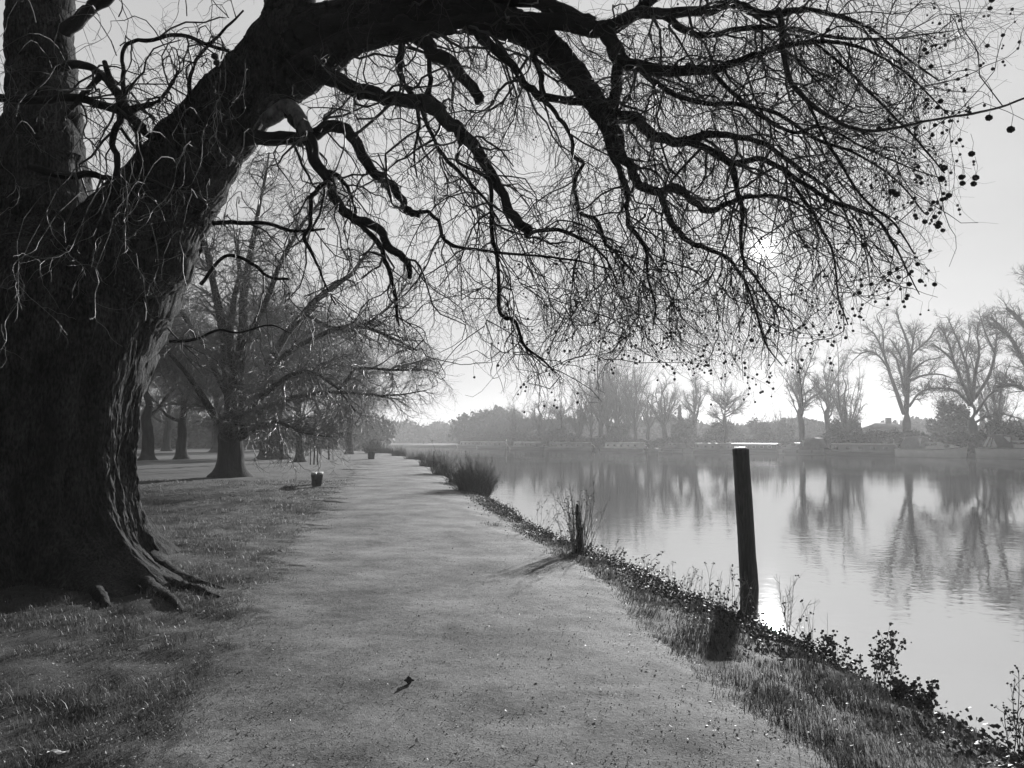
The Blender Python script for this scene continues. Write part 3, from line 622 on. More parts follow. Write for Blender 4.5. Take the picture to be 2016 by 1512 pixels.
    L4, R4 = walk(s, d, ln, r0, r0*.6, 3, wig*1.3, (0, 0, droop*.8), (0, 0, .1), g_)
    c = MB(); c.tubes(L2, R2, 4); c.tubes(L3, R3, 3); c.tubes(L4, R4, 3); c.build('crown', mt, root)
    return root
def local_trace(base, lst, n=12):
    A_, B_ = [], []
    for pts in lst:
        p, r = trace(pts, n=5, rough=.25); q, w = resample(p, r, n); A_.append(q-np.asarray(base)); B_.append(w)
    return np.array(A_), np.array(B_)
def gloc(px, py): x, d = gp(px, py); return (x, d, float(H(x, d)))
def onground(px, d): x = (px-1008)/F*d; return (x, d, float(H(x, d)))

# --- lawn trees, left
b2 = gloc(456, 938)
D = b2[1]
lim = local_trace(b2, [
 [(458, 860, D, 22), (430, 830, D-1, 18), (405, 790, D-2, 14), (370, 740, D-3, 10), (330, 690, D-4, 7), (290, 610, D-5, 4)],
 [(462, 850, D, 24), (480, 810, D+.5, 20), (520, 740, D+1, 18), (563, 658, D+1, 15), (603, 612, D+1, 14), (643, 572, D+1, 12), (690, 542, D+1, 9), (716, 506, D+1, 6), (745, 470, D+1, 3)],
 [(466, 855, D, 20), (492, 832, D-1, 16), (530, 800, D-2, 13), (600, 778, D-3, 9), (680, 772, D-4, 7), (760, 780, D-4.5, 4), (840, 768, D-5, 2)],
 [(456, 845, D, 24), (452, 760, D, 22), (440, 660, D, 18), (420, 560, D-1, 14), (400, 460, D-2, 9), (390, 370, D-2, 5)],
 [(462, 845, D, 26), (470, 760, D, 24), (478, 660, D, 20), (482, 560, D, 16), (500, 460, D, 10), (520, 360, D, 6), (530, 300, D, 3)],
 [(520, 745, D+1, 12), (560, 700, D-1, 11), (620, 665, D-2, 10), (690, 640, D-3, 8), (760, 660, D-4, 6), (820, 690, D-5, 3)],
 [(660, 775, D-4, 7), (690, 740, D-4, 7), (700, 725, D-4, 6), (780, 728, D-5, 5), (840, 728, D-5, 3)],
 [(468, 700, D, 14), (520, 600, D-2, 12), (560, 500, D-3, 9), (610, 420, D-4, 6), (660, 370, D-4, 3)],
 [(450, 780, D, 14), (400, 680, D+2, 12), (350, 600, D+3, 9), (310, 520, D+4, 6), (290, 440, D+4, 3)],
 [(470, 865, D, 12), (510, 840, D-2, 9), (545, 830, D-4, 8), (590, 850, D-5, 5), (650, 860, D-6, 3)],
 [(600, 615, D+1, 9), (640, 640, D, 8), (700, 650, D-1, 7), (770, 600, D-2, 5), (800, 560, D-2, 3)],
 [(465, 830, D, 14), (540, 760, D-4, 11), (600, 730, D-6, 8), (660, 760, D-7, 5), (700, 810, D-7, 3)]])
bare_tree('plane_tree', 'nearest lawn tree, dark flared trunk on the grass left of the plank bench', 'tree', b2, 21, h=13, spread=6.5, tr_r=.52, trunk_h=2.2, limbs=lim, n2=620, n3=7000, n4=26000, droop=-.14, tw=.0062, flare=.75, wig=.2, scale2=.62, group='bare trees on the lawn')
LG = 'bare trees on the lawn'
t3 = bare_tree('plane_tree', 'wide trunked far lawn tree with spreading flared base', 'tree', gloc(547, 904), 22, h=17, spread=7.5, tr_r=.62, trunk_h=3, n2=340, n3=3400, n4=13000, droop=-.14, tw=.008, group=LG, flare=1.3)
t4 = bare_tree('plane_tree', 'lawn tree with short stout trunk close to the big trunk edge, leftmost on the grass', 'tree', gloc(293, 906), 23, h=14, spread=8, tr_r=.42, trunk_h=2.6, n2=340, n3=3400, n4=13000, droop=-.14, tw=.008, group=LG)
copy_tree(t4, gloc(360, 904), 1.7, .9, 'lawn tree second from the big trunk edge, slim straight trunk')
copy_tree(t3, gloc(522, 903), 2.1, (.55, .55, .8), 'thin trunk lawn tree just left of the wide flared one')
bare_tree('plane_tree', 'slightly leaning lawn tree just right of the wide flared trunk', 'tree', gloc(592, 909), 24, h=12, spread=6.5, tr_r=.26, trunk_h=3, n2=260, n3=2200, n4=8000, droop=-.16, tw=.007, group=LG, lean=-.02, flare=1.0)
copy_tree(t4, gloc(689, 894), 4.2, (.8, .8, .9), 'far lawn tree nearest the path, broad base')
copy_tree(t3, onground(430, 92), .4, .95, 'distant lawn tree half hidden behind the nearest lawn trunk, left side')
copy_tree(t4, onground(600, 105), 5.4, 1., 'distant lawn tree behind the leaning one')
copy_tree(t3, onground(660, 118), 3.4, .9, 'distant lawn tree at the end of the lawn row')
copy_tree(t4, onground(330, 100), 2.4, 1.1, 'distant lawn tree between the two leftmost trunks')
copy_tree(t3, onground(500, 120), 1.4, 1.1, 'distant lawn tree behind the thin trunk')
copy_tree(t4, onground(230, 80), .9, 1.2, 'lawn tree whose crown rises behind the great trunk')

# young staked trees
def sapling(px, py, label, h=2.2, first=None):
    loc = gloc(px, py)
    if first is not None: return copy_tree(first, loc, random.uniform(0, 6), (1, 1, h/2.2), label)
    r = empty('young_tree', loc, label, 'young tree', 'young staked trees on the lawn')
    m = MB(); m.tubes(np.array([[0, 0, 0], [.02, 0, .8], [0, .02, 1.6], [.03, 0, 2.6], [.0, 0, 3.4]]), np.array([.05, .045, .04, .03, .01]), 7); m.build('trunk', M_lawnbark, r, smooth=True)
    gg = np.random.default_rng(2); S = np.array([[[0, 0, 1.9], [.02, 0, 2.6], [0, 0, 3.4]]]); s, d, p_, t, k = spawn(S, np.full((1, 3), .02), 22, 0, 1, (20, 50), gg)
    a, b = walk(s, d, gg.uniform(.4, 1., 22), .012, .004, 5, .12, (0, 0, .1)); s, d, p_, t, k = spawn(a, b, 120, 0.1, 1, (20, 60), gg); a2, b2_ = walk(s, d, gg.uniform(.15, .4, 120), .005, .003, 3, .2)
    m = MB(); m.tubes(a, b, 4); m.tubes(a2, b2_, 3); m.build('crown', M_lawntwig, r)
    for sx in (-.22, .22):
        m = MB(); m.tubes(np.array([[sx, 0, -.1], [sx, 0, 1.25]]), np.array([.035, .03]), 8, cap=True); m.build('stake', M_wood, r)
    m = MB(); m.bar((-.22, 0, 1.1), (.22, 0, 1.1), .03, .06); m.build('cross_tie', M_wood, r)
    return r
sp = sapling(620, 915, 'nearest staked young tree, standing beyond the bench')
sapling(649, 905, 'staked young tree just right of the nearest one', 2.2, sp)
sapling(604, 897, 'staked young tree between the leaning trunk and the nearest stake', 2.2, sp)
sapling(630, 894, 'farthest staked young tree behind the nearest pair', 2.2, sp)
sapling(572, 892, 'leftmost staked young tree by the wide flared trunk', 2.2, sp)

# ------------------------------------------------------------------ right (far) bank
yy = np.linspace(60, 261, 900); bpx = 1008+F*xf(yy)/yy
def bank_d(px): return float(np.interp(-px, -bpx, yy))
TAN = math.atan2(174-90, 1-62)      # bank direction
def bank_point(px, off=0):
    d = bank_d(px); x = float(xf(d)); nx, ny = math.sin(TAN), -math.cos(TAN)   # inland normal (towards +x)
    x2 = x+nx*off; y2 = d+ny*off
    # keep the pixel column: slide along the view ray
    k = (px-1008)/F; d2 = d+off*.9; return (k*d2, d2)
FG = 'bare trees on the far bank'
def far(px, off): x, y_ = bank_point(px, off); return (x, y_, float(H(x, y_)))
def up_h(d, py): return (HOR-py)/F*d+EYE+.2
def far_traced(px, off, label, lst, seed, h, r):
    loc = far(px, off); d = loc[1]
    lim = local_trace(loc, [[(a, b, d+dz*1.4, w*.8) for a, b, dz, w in q] for q in lst], 10)
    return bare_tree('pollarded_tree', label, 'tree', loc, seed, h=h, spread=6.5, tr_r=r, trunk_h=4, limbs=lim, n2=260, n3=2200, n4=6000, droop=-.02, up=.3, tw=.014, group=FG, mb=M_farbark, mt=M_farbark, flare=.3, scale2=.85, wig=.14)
far_traced(1784, 5, 'tall pollarded tree with long upswept limbs behind the narrowboat and white cruiser', [
 [(1780, 815, 0, 11), (1761, 760, -1, 9), (1750, 728, -1, 7), (1738, 691, -2, 6), (1724, 660, -2, 4), (1702, 642, -2, 2)],
 [(1740, 695, -1, 5), (1739, 672, -1, 4), (1737, 646, -1, 3), (1725, 622, -1, 2), (1742, 606, -1, 1)],
 [(1784, 810, 0, 13), (1786, 748, 0, 11), (1791, 709, 0, 9), (1789, 680, 0, 7), (1776, 646, 0, 5), (1764, 616, 0, 2)],
 [(1792, 705, 0, 7), (1796, 685, 0, 6), (1800, 660, 1, 4), (1806, 640, 1, 2)],
 [(1794, 700, 0, 6), (1812, 682, 0, 5), (1830, 666, 0, 4), (1840, 645, 0, 2)],
 [(1786, 745, 0, 7), (1802, 725, -1, 5), (1825, 709, -2, 4), (1860, 703, -2, 2)],
 [(1790, 750, 0, 6), (1818, 739, 1, 5), (1850, 737, 1, 4), (1878, 746, 1, 2)],
 [(1790, 800, 0, 7), (1811, 773, 1, 5), (1841, 764, 2, 4), (1876, 770, 2, 2)],
 [(1751, 730, -1, 5), (1734, 704, -2, 5), (1713, 691, -3, 4), (1693, 697, -3, 3), (1674, 716, -3, 1)],
 [(1782, 780, 0, 7), (1772, 730, 2, 6), (1762, 700, 2, 5), (1745, 690, 2, 2)],
 [(1784, 770, 0, 7), (1779, 720, 1, 6), (1768, 690, 1, 4), (1750, 665, 1, 2)]], 31, up_h(112, 700), .62)
far_traced(1915, 5, 'broad pollarded tree with wavy limbs standing between the two white cruisers', [
 [(1910, 800, 0, 12), (1907, 778, 0, 11), (1891, 746, -1, 9), (1882, 719, -1, 8), (1864, 698, -1, 6), (1834, 675, -1, 3)],
 [(1878, 712, 0, 6), (1868, 677, 0, 5), (1856, 652, 0, 3), (1845, 640, 0, 2)],
 [(1912, 795, 0, 10), (1907, 741, 1, 8), (1898, 703, 1, 6), (1880, 657, 1, 4), (1865, 624, 1, 2)],
 [(1915, 790, 0, 10), (1922, 723, -1, 8), (1929, 691, -1, 6), (1923, 657, -1, 4), (1930, 630, -1, 2)],
 [(1918, 785, 0, 10), (1944, 746, 0, 8), (1955, 714, 0, 7), (1960, 691, 0, 6), (1963, 650, 0, 3)],
 [(1959, 698, 0, 5), (1940, 654, 0, 4), (1929, 620, 0, 2)],
 [(1920, 815, 0, 7), (1944, 782, -1, 6), (1967, 764, -2, 4), (1990, 745, -2, 2)],
 [(1920, 832, 0, 6), (1944, 819, 1, 5), (1971, 814, 1, 4), (2014, 826, 1, 2)],
 [(1908, 826, 0, 6), (1884, 810, 1, 5), (1846, 803, 1, 2)],
 [(1908, 795, 0, 8), (1875, 766, -2, 5), (1837, 766, -3, 2)],
 [(1900, 720, 1, 4), (1905, 680, 1, 3), (1912, 640, 1, 2)]], 32, up_h(100, 720), .58)
far_traced(2075, 1, 'nearest far bank tree, its cut thick limbs reaching in from the right edge', [
 [(2068, 800, 0, 14), (2040, 760, 0, 12), (2012, 705, 0, 11), (1990, 665, 0, 9), (1960, 634, 0, 7), (1950, 624, 0, 6)],
 [(1992, 668, 0, 7), (1970, 650, 0, 6), (1944, 634, 0, 5)],
 [(2060, 720, 0, 12), (2020, 645, 0, 11), (2000, 622, 0, 10), (1982, 606, 0, 8)],
 [(2060, 790, 0, 11), (2016, 766, 0, 10), (1995, 757, 0, 9), (1962, 762, 0, 7)],
 [(2070, 750, 0, 12), (2062, 650, 0, 10), (2040, 580, 0, 6), (2020, 540, 0, 3)]], 33, up_h(95, 700), .6)
def gen_far(name, label, px, off, top, w, seed, r=.35, th=3, ang=(35, 65), **k):
    loc = far(px, off); d = loc[1]; h = up_h(d, top)
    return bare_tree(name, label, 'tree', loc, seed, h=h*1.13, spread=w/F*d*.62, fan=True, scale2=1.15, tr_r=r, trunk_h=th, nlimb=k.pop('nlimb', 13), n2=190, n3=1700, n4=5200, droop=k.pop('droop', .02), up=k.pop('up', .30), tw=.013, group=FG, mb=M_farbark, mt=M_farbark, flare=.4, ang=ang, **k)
fA = gen_far('lime_tree', 'rounded bare tree behind the moored boats right of the river post', 1577, 6, 672, 70, 41, .45, 6)
fB = gen_far('lime_tree', 'tree with a tall leader and drooping side limbs just left of the river post', 1428, 5, 728, 72, 42, .35, 5, ang=(15, 45))
fC = gen_far('lime_tree', 'spreading bare tree midway along the far bank', 1308, 6, 722, 66, 43, .5, 4, ang=(35, 60))
fD = gen_far('lime_tree', 'tallest tree of the dense far bank group, domed crown', 1182, 6, 688, 86, 44, .5, 4, ang=(42, 80), nlimb=18)
copy_tree(fD, far(1215, 7), 2., (.85, .85, .93), 'second tree of the dense far bank group')
copy_tree(fD, far(1250, 5), 4., (.7, .7, .92), 'right tree of the dense far bank group')
copy_tree(fD, far(1163, 9), 5.1, (.75, .75, .84), 'left tree of the dense far bank group')
copy_tree(fD, far(1198, 12), 3.1, (.9, .9, .95), 'tree set between the first two of the dense far bank group')
copy_tree(fD, far(1233, 13), .9, (.85, .85, .9), 'inner right tree of the dense far bank group')
copy_tree(fC, far(1275, 12), 2.9, (.8, .8, .9), 'thin tree filling the gap right of the dense far bank group')
fE = gen_far('multi_stem_tree', 'low forked multi stem tree left of the dense far bank group', 1141, 3, 745, 50, 45, .4, 1.5, ang=(55, 80))
copy_tree(fC, far(1062, 8), 1., (.9, .9, .85), 'grey bare tree left of the multi stem one')
copy_tree(fB, far(1104, 14), 2., .95, 'thin bare tree behind the multi stem one')
copy_tree(fA, far(1368, 22), 2.5, .95, 'pale tree set back, left of the one with the tall leader')
copy_tree(fA, far(1630, 25), .5, 1.05, 'pale bushy tree set back, right of the rounded one')
copy_tree(fE, far(1665, 20), 3.1, 1.1, 'low set back tree near the house roof')
copy_tree(fE, far(1960, 26), 2.2, 1.1, 'set back low tree behind the striped canopy cruiser')
copy_tree(fD, far(1010, 20), .8, (.6, .6, .62), 'distant tree beside the dark poplar')
for i, (px, off, s_) in enumerate(((985, 18, .55), (960, 22, .5), (940, 26, .42), (1035, 16, .6))):
    copy_tree(fC, far(px, off), i*1.3, s_, ('distant small tree first left of the dark poplar', 'distant small tree left of the poplar, second out', 'distant small tree at the left tip of the far bank wood', 'distant small tree first right of the dark poplar')[i])

# leafy masses
def bush(mb, c, rx, ry, rz, n, size, g_, flat=.0):
    u = nrm(g_.normal(size=(n, 3))); u[:, 2] = np.abs(u[:, 2]) if flat else u[:, 2]
    rad = g_.uniform(.25, 1., n)**.45*(1+.28*fbm(u[:, 0]*2.3+c[0], u[:, 1]*2.3+c[1], u[:, 2]*2.3))
    p = np.asarray(c)+u*rad[:, None]*[rx, ry, rz]
    a = nrm(g_.normal(size=(n, 3)))*size*g_.uniform(.5, 1.5, (n, 1)); b = np.cross(a, nrm(g_.normal(size=(n, 3))))
    v = np.stack([p-a*.5-b*.3, p+a*.5-b*.3, p+a*.2+b*.6, p-a*.3+b*.5], 1); mb.add(v.reshape(-1, 3), np.arange(4*n).reshape(-1, 4))
gb = np.random.default_rng(77)
def hedge(name, label, p0, p1, off, h, n, kind=None, cat='hedge', mat_=None, group=None, hv=.35, size=.22):
    a = far(p0, off); b = far(p1, off); L_ = math.hypot(a[0]-b[0], a[1]-b[1]); k = max(3, int(L_/1.8)); m = MB()
    for q in range(k):
        f = (q+.5)/k; x = a[0]+(b[0]-a[0])*f; y_ = a[1]+(b[1]-a[1])*f; hh = h*(1+hv*vnoise(q*.37, p0))
        bush(m, (x, y_, hh*.42), 1.5, 1.5, hh*.6, n//k, size, gb)
    m.build(name, mat_ or M_hedge, label=label, cat=cat, kind=kind, group=group, loc=((a[0]+b[0])/2, (a[1]+b[1])/2, 0))
hedge('hedge', 'dark bramble hedge along the far bank behind the right hand boats', 1625, 2120, 2.2, 2.6, 34000)
hedge('hedge', 'lower dark hedge along the far bank left of the tall leader tree', 1130, 1630, 2.5, 1.9, 30000)
hedge('hedge', 'distant low scrub at the left end of the far bank', 905, 1135, 2.0, 2.6, 20000)
def feather(m, W, Hh, n, g_):
    s = np.column_stack([g_.normal(0, W*.5, n), g_.normal(0, 1.5, n), Hh*g_.uniform(.2, .75, n)]); dr = nrm(np.column_stack([g_.normal(0, .35, n), g_.normal(0, .3, n), np.ones(n)]))
    a, b = walk(s, dr, Hh*g_.uniform(.15, .5, n), .035, .015, 5, .14, g=g_); m.tubes(a, b, 3)
    s, dr, p_, t, q = spawn(a, b, n*5, .1, 1, (20, 55), g_); a, b = walk(s, dr, Hh*g_.uniform(.05, .16, n*5), .018, .01, 4, .2, g=g_); m.tubes(a, b, 3)
def shrub_mass(name, label, px, off, w, h, n=7000, cat='shrub', mat_=None, conical=False, size=.3, kind=None):
    loc = far(px, off); d = loc[1]; W = w/F*d/2; m = MB(); Hh = up_h(d, h)
    if conical:
        for q in range(10):
            f = q/10; bush(m, (0, 0, Hh*(.05+.9*f)), W*(1-f*.75), W*(1-f*.75), Hh*.1, n//10, size, gb)
    else:
        for q in range(16): bush(m, (gb.uniform(-W*.8, W*.8), gb.uniform(-2, 2), Hh*gb.uniform(.12, .62)), W*gb.uniform(.15, .35), 1.8, Hh*gb.uniform(.12, .28), int(n*.55)//16, size, gb)
        feather(m, W, Hh, 90, gb)
    r = empty(name, loc, label, cat); m.build('foliage', mat_ or M_hedge, r)
    t = MB(); t.tubes(np.array([[0, 0, -.3], [0, 0, Hh*.6]]), np.array([.25, .1]), 7); t.build('stem', M_farbark, r)
    return r
shrub_mass('poplar_tree', 'slim dark columnar evergreen at the left of the far bank wood', 1012, 10, 13, 802, cat='tree', conical=True)
shrub_mass('evergreen_tree', 'dark rounded evergreen behind and between the two pollarded trees', 1872, 26, 66, 768, 12000, cat='tree')
shrub_mass('evergreen_bush', 'grey pointed evergreen mound right of the spreading bare tree', 1342, 14, 46, 812, 9000)
shrub_mass('evergreen_tree', 'small spired evergreen above the pointed mound', 1338, 20, 12, 795, 4000, cat='tree', conical=True)
shrub_mass('evergreen_bush', 'dense dark bush under the dense far bank group', 1225, 9, 60, 820, 9000)
shrub_mass('evergreen_bush', 'dark bush at the foot of the low forked tree', 1095, 9, 40, 828, 7000)
shrub_mass('evergreen_bush', 'soft grey bush set back left of the house roof', 1660, 24, 70, 812, 9000)
shrub_mass('evergreen_bush', 'soft grey bush behind the striped canopy cruiser', 1985, 16, 90, 812, 9000)
shrub_mass('evergreen_bush', 'soft grey bush behind the rounded tree', 1520, 26, 90, 810, 9000)
shrub_mass('evergreen_bush', 'soft grey bush behind the tall leader tree', 1420, 26, 80, 818, 9000)
# far woodland round the bend (one mass)
def woodland(label, pxs, d, topf, n, seed, depth=25, size=1.0):
    gg = np.random.default_rng(seed); m = MB()
    for px in pxs:
        dd = d+gg.uniform(0, depth); x = (px-1008)/F*dd; hh = up_h(dd, topf(px)+gg.uniform(-6, 8))
        S, T = 3*[0], None
        bush(m, (x, dd, hh*.45), 5.5*gg.uniform(.7, 1.2), 4, hh*.52, n, size, gg)
        # upright bare branches give the mass a feathery skyline
        k = 60; s = np.column_stack([x+gg.normal(0, 2.4, k), dd+gg.normal(0, 2, k), hh*gg.uniform(.3, .75, k)]); dr = nrm(np.column_stack([gg.normal(0, .4, k), gg.normal(0, .3, k), np.ones(k)]))
        a, b = walk(s, dr, hh*gg.uniform(.15, .4, k), .06, .03, 4, .12, g=gg); m.tubes(a, b, 3)
        s, dr, p_, t, q = spawn(a, b, 260, .1, 1, (20, 55), gg); a, b = walk(s, dr, hh*gg.uniform(.05, .14, 260), .035, .02, 3, .18, g=gg); m.tubes(a, b, 3)
    m.build('woodland', M_hedge, label=label, kind='stuff', cat='woodland', loc=(0, d, 0))
woodland('hazy far woodland closing the bend of the river', np.arange(560, 960, 9), 285, lambda p: 838-9*math.sin((p-700)/40)-(12 if 855 < p < 915 else 0), 900, 1, depth=40)
woodland('paler woodland behind the far bank boats', np.arange(925, 1420, 13), 215, lambda p: 830+9*math.sin(p/31.)-(30*max(0, 1-abs(p-1000)/90)), 700, 2)
woodland('pale wooded skyline behind the far bank trees at right', np.arange(1420, 2120, 16), 190, lambda p: 834+8*math.sin(p/37.), 800, 3)
woodland('dark wooded edge beyond the lawn', np.arange(60, 745, 14), 135, lambda p: 815+14*math.sin(p/29.), 900, 4, depth=20, size=.8)
# lone spindly tree in the bend
copy_tree(fB, (-.115*255, 255, -.2), .3, (.6, .6, .55), 'faint flat topped tree breaking the skyline over the river bend')

# house with roof, and a thin chimney stack
def house():
    loc = far(1735, 45); d = loc[1]; w = 62/F*d; r = empty('brick_house', loc, 'low house whose dark roof shows behind the hedge left of the pollarded tree', 'house', rz=.15)
    e = up_h(d, 848)+.2; t = up_h(d, 833)
    m = MB(); m.box(-w/2, w/2, -3, 3, -.5, e); m.build('wall', M_brick, r)
    m = MB(); v = [(-w/2-.4, -3.4, e), (w/2+.4, -3.4, e), (w/2+.4, 3.4, e), (-w/2-.4, 3.4, e), (-w/2+1.6, 0, t), (w/2-1, 0, t)]
    m.add(v, [np.array([[0, 1, 5, 4], [2, 3, 4, 5], [3, 2, 1, 0]]), np.array([[1, 2, 5], [3, 0, 4]])]); ro_ = m.build('roof', M_tile, r)
    m = MB(); m.box(w/2-2, w/2-1.2, -.4, .4, t-.8, t+.9); m.build('chimney', M_brick, ro_)
    for k in range(4):
        wx = -w/2+w*(k+.5)/4
        m = MB(); m.box(wx-.5, wx+.5, -3.05, -2.98, 1, 2.2); wd_ = m.build('window', M_white, r)
        m = MB(); m.box(wx-.42, wx+.42, -3.08, -3.052, 1.08, 2.12); m.build('pane', M_glass, wd_)
house()
loc = far(1937, 70); d = loc[1]
cr = empty('chimney_stack', loc, 'tall thin slightly leaning chimney stack seen through the broad pollarded tree', 'chimney')
ht = up_h(d, 762); m = MB(); m.tubes(np.array([[0, 0, -.3], [-.4, 0, ht*.5], [-.9, 0, ht]]), np.array([.5, .42, .34]), 16, cap=True); m.build('shaft', M_brick, cr, smooth=True)
m = MB(); m.tubes(np.array([[-.88, 0, ht-.5], [-.9, 0, ht+.05]]), np.array([.45, .45]), 16, cap=True); m.build('cap', M_tile, cr)

# ------------------------------------------------------------------ boats (local x along the hull)
BG = 'boats moored along the far bank'
def hull_mesh(L, W, h, bow=.28, sheer=.25, stern=.1, under=.25, n=26):
    t = np.linspace(-1, 1, n); half = W/2*np.where(t > 1-2*bow, np.sqrt(np.clip(1-((t-(1-2*bow))/(2*bow))**2, 0.0004, 1)), 1)*np.where(t < -1+2*stern, .8+.2*(t+1)/(2*stern), 1)
    top = h+sheer*np.clip(t-.3, 0, 1)**2*1.6+.05*np.clip(-t-.6, 0, 1)
    rows = []
    for i in range(n):
        x = t[i]*L/2; hw = half[i]; rows.append([(x, -hw, top[i]), (x-.03*L*max(0, t[i])**3, -hw*.9, -.0), (x-.05*L*max(0, t[i])**3, -hw*.6, -under), (x-.05*L*max(0, t[i])**3, hw*.6, -under), (x-.03*L*max(0, t[i])**3, hw*.9, 0), (x, hw, top[i])])
    V = np.array(rows); m = MB(); m.add(V.reshape(-1, 3), [grid_faces(n, 6, True), np.array([[0, 1, 2, 3, 4, 5]])]); return m, half, top, t
def narrowboat(label, px, L, off=-1.6, cab=M_cabin, nw=6, hf=.55, cabh=.95, flip=False, extra=None):
    x, y_ = bank_point(px, 0); nx, ny = math.sin(TAN), -math.cos(TAN); loc = (x+nx*off, y_+ny*off, WATER)
    r = empty('narrowboat', loc, label, 'narrowboat', BG, TAN+(math.pi if flip else 0))
    m, half, top, t = hull_mesh(L, 2.1, hf, .12, .3, .06); m.build('hull', M_hull, r, smooth=False)
    a, b = -L*.40, L*.32; w = 1.72/2
    m = MB(); v = []
    for xx in (a, b):
        for yy_, zz_ in ((-w, hf-.03), (-w*.86, hf+cabh), (w*.86, hf+cabh), (w, hf-.03)): v.append((xx, yy_, zz_))
    m.add(v, np.array([[0, 1, 5, 4], [1, 2, 6, 5], [2, 3, 7, 6], [3, 2, 1, 0], [4, 5, 6, 7]])); m.build('cabin', cab, r)
    m = MB(); rows = []
    for xx in (a-.15, b+.15):
        for q in range(7):
            f = q/6*2-1; rows.append((xx, f*w*.9, hf+cabh+.01+.09*(1-f*f)))
    rows = np.array(rows); m.add(np.concatenate([rows, rows-[0, 0, .04]]), [grid_faces(2, 7), np.array([[0, 7, 21, 14], [6, 20, 27, 13]])]); ro_ = m.build('roof', M_roof, r, smooth=False)
    m = MB(); 
    for sy in (-1, 1): m.tubes(np.array([[a, sy*w*.8, hf+cabh+.13], [b, sy*w*.8, hf+cabh+.13]]), np.array([.025, .025]), 5)
    m.build('handrail', M_white, ro_)
    m = MB(); m.tubes(np.array([[a+1.5, 0, hf+cabh], [a+1.5, 0, hf+cabh+.55]]), np.array([.07, .06]), 8, cap=True); m.build('chimney', M_hull, ro_)
    for k in range(nw):
        xx = a+(b-a)*(k+.6)/nw
        for sy in (-1, 1):
            m = MB(); m.bar((xx-.32, sy*(w*.94), hf+cabh*.55), (xx+.32, sy*(w*.94), hf+cabh*.55), .05, .42); wf = m.build('window', M_roof, r)
            m = MB(); m.bar((xx-.27, sy*(w*.955), hf+cabh*.55), (xx+.27, sy*(w*.955), hf+cabh*.55), .055, .34); m.build('pane', M_glass, wf)
    m = MB(); m.tubes(np.array([[-L*.5, 0, hf+.1], [-L*.5+.2, 0, hf+.5], [-L*.5+1., 0, hf+.75]]), np.array([.03, .03, .025]), 6); m.build('tiller', M_white, r)
    if extra == 'clutter':
        for k in range(4):
            m = MB(); xx = a+(b-a)*(.15+.2*k); m.box(xx, xx+.6+.2*(k % 2), -.3, .3, hf+cabh+.06, hf+cabh+.3+.1*(k % 3)); m.build('roof_box', (M_white, M_canvas, M_roof, M_hull)[k], r)
    return r
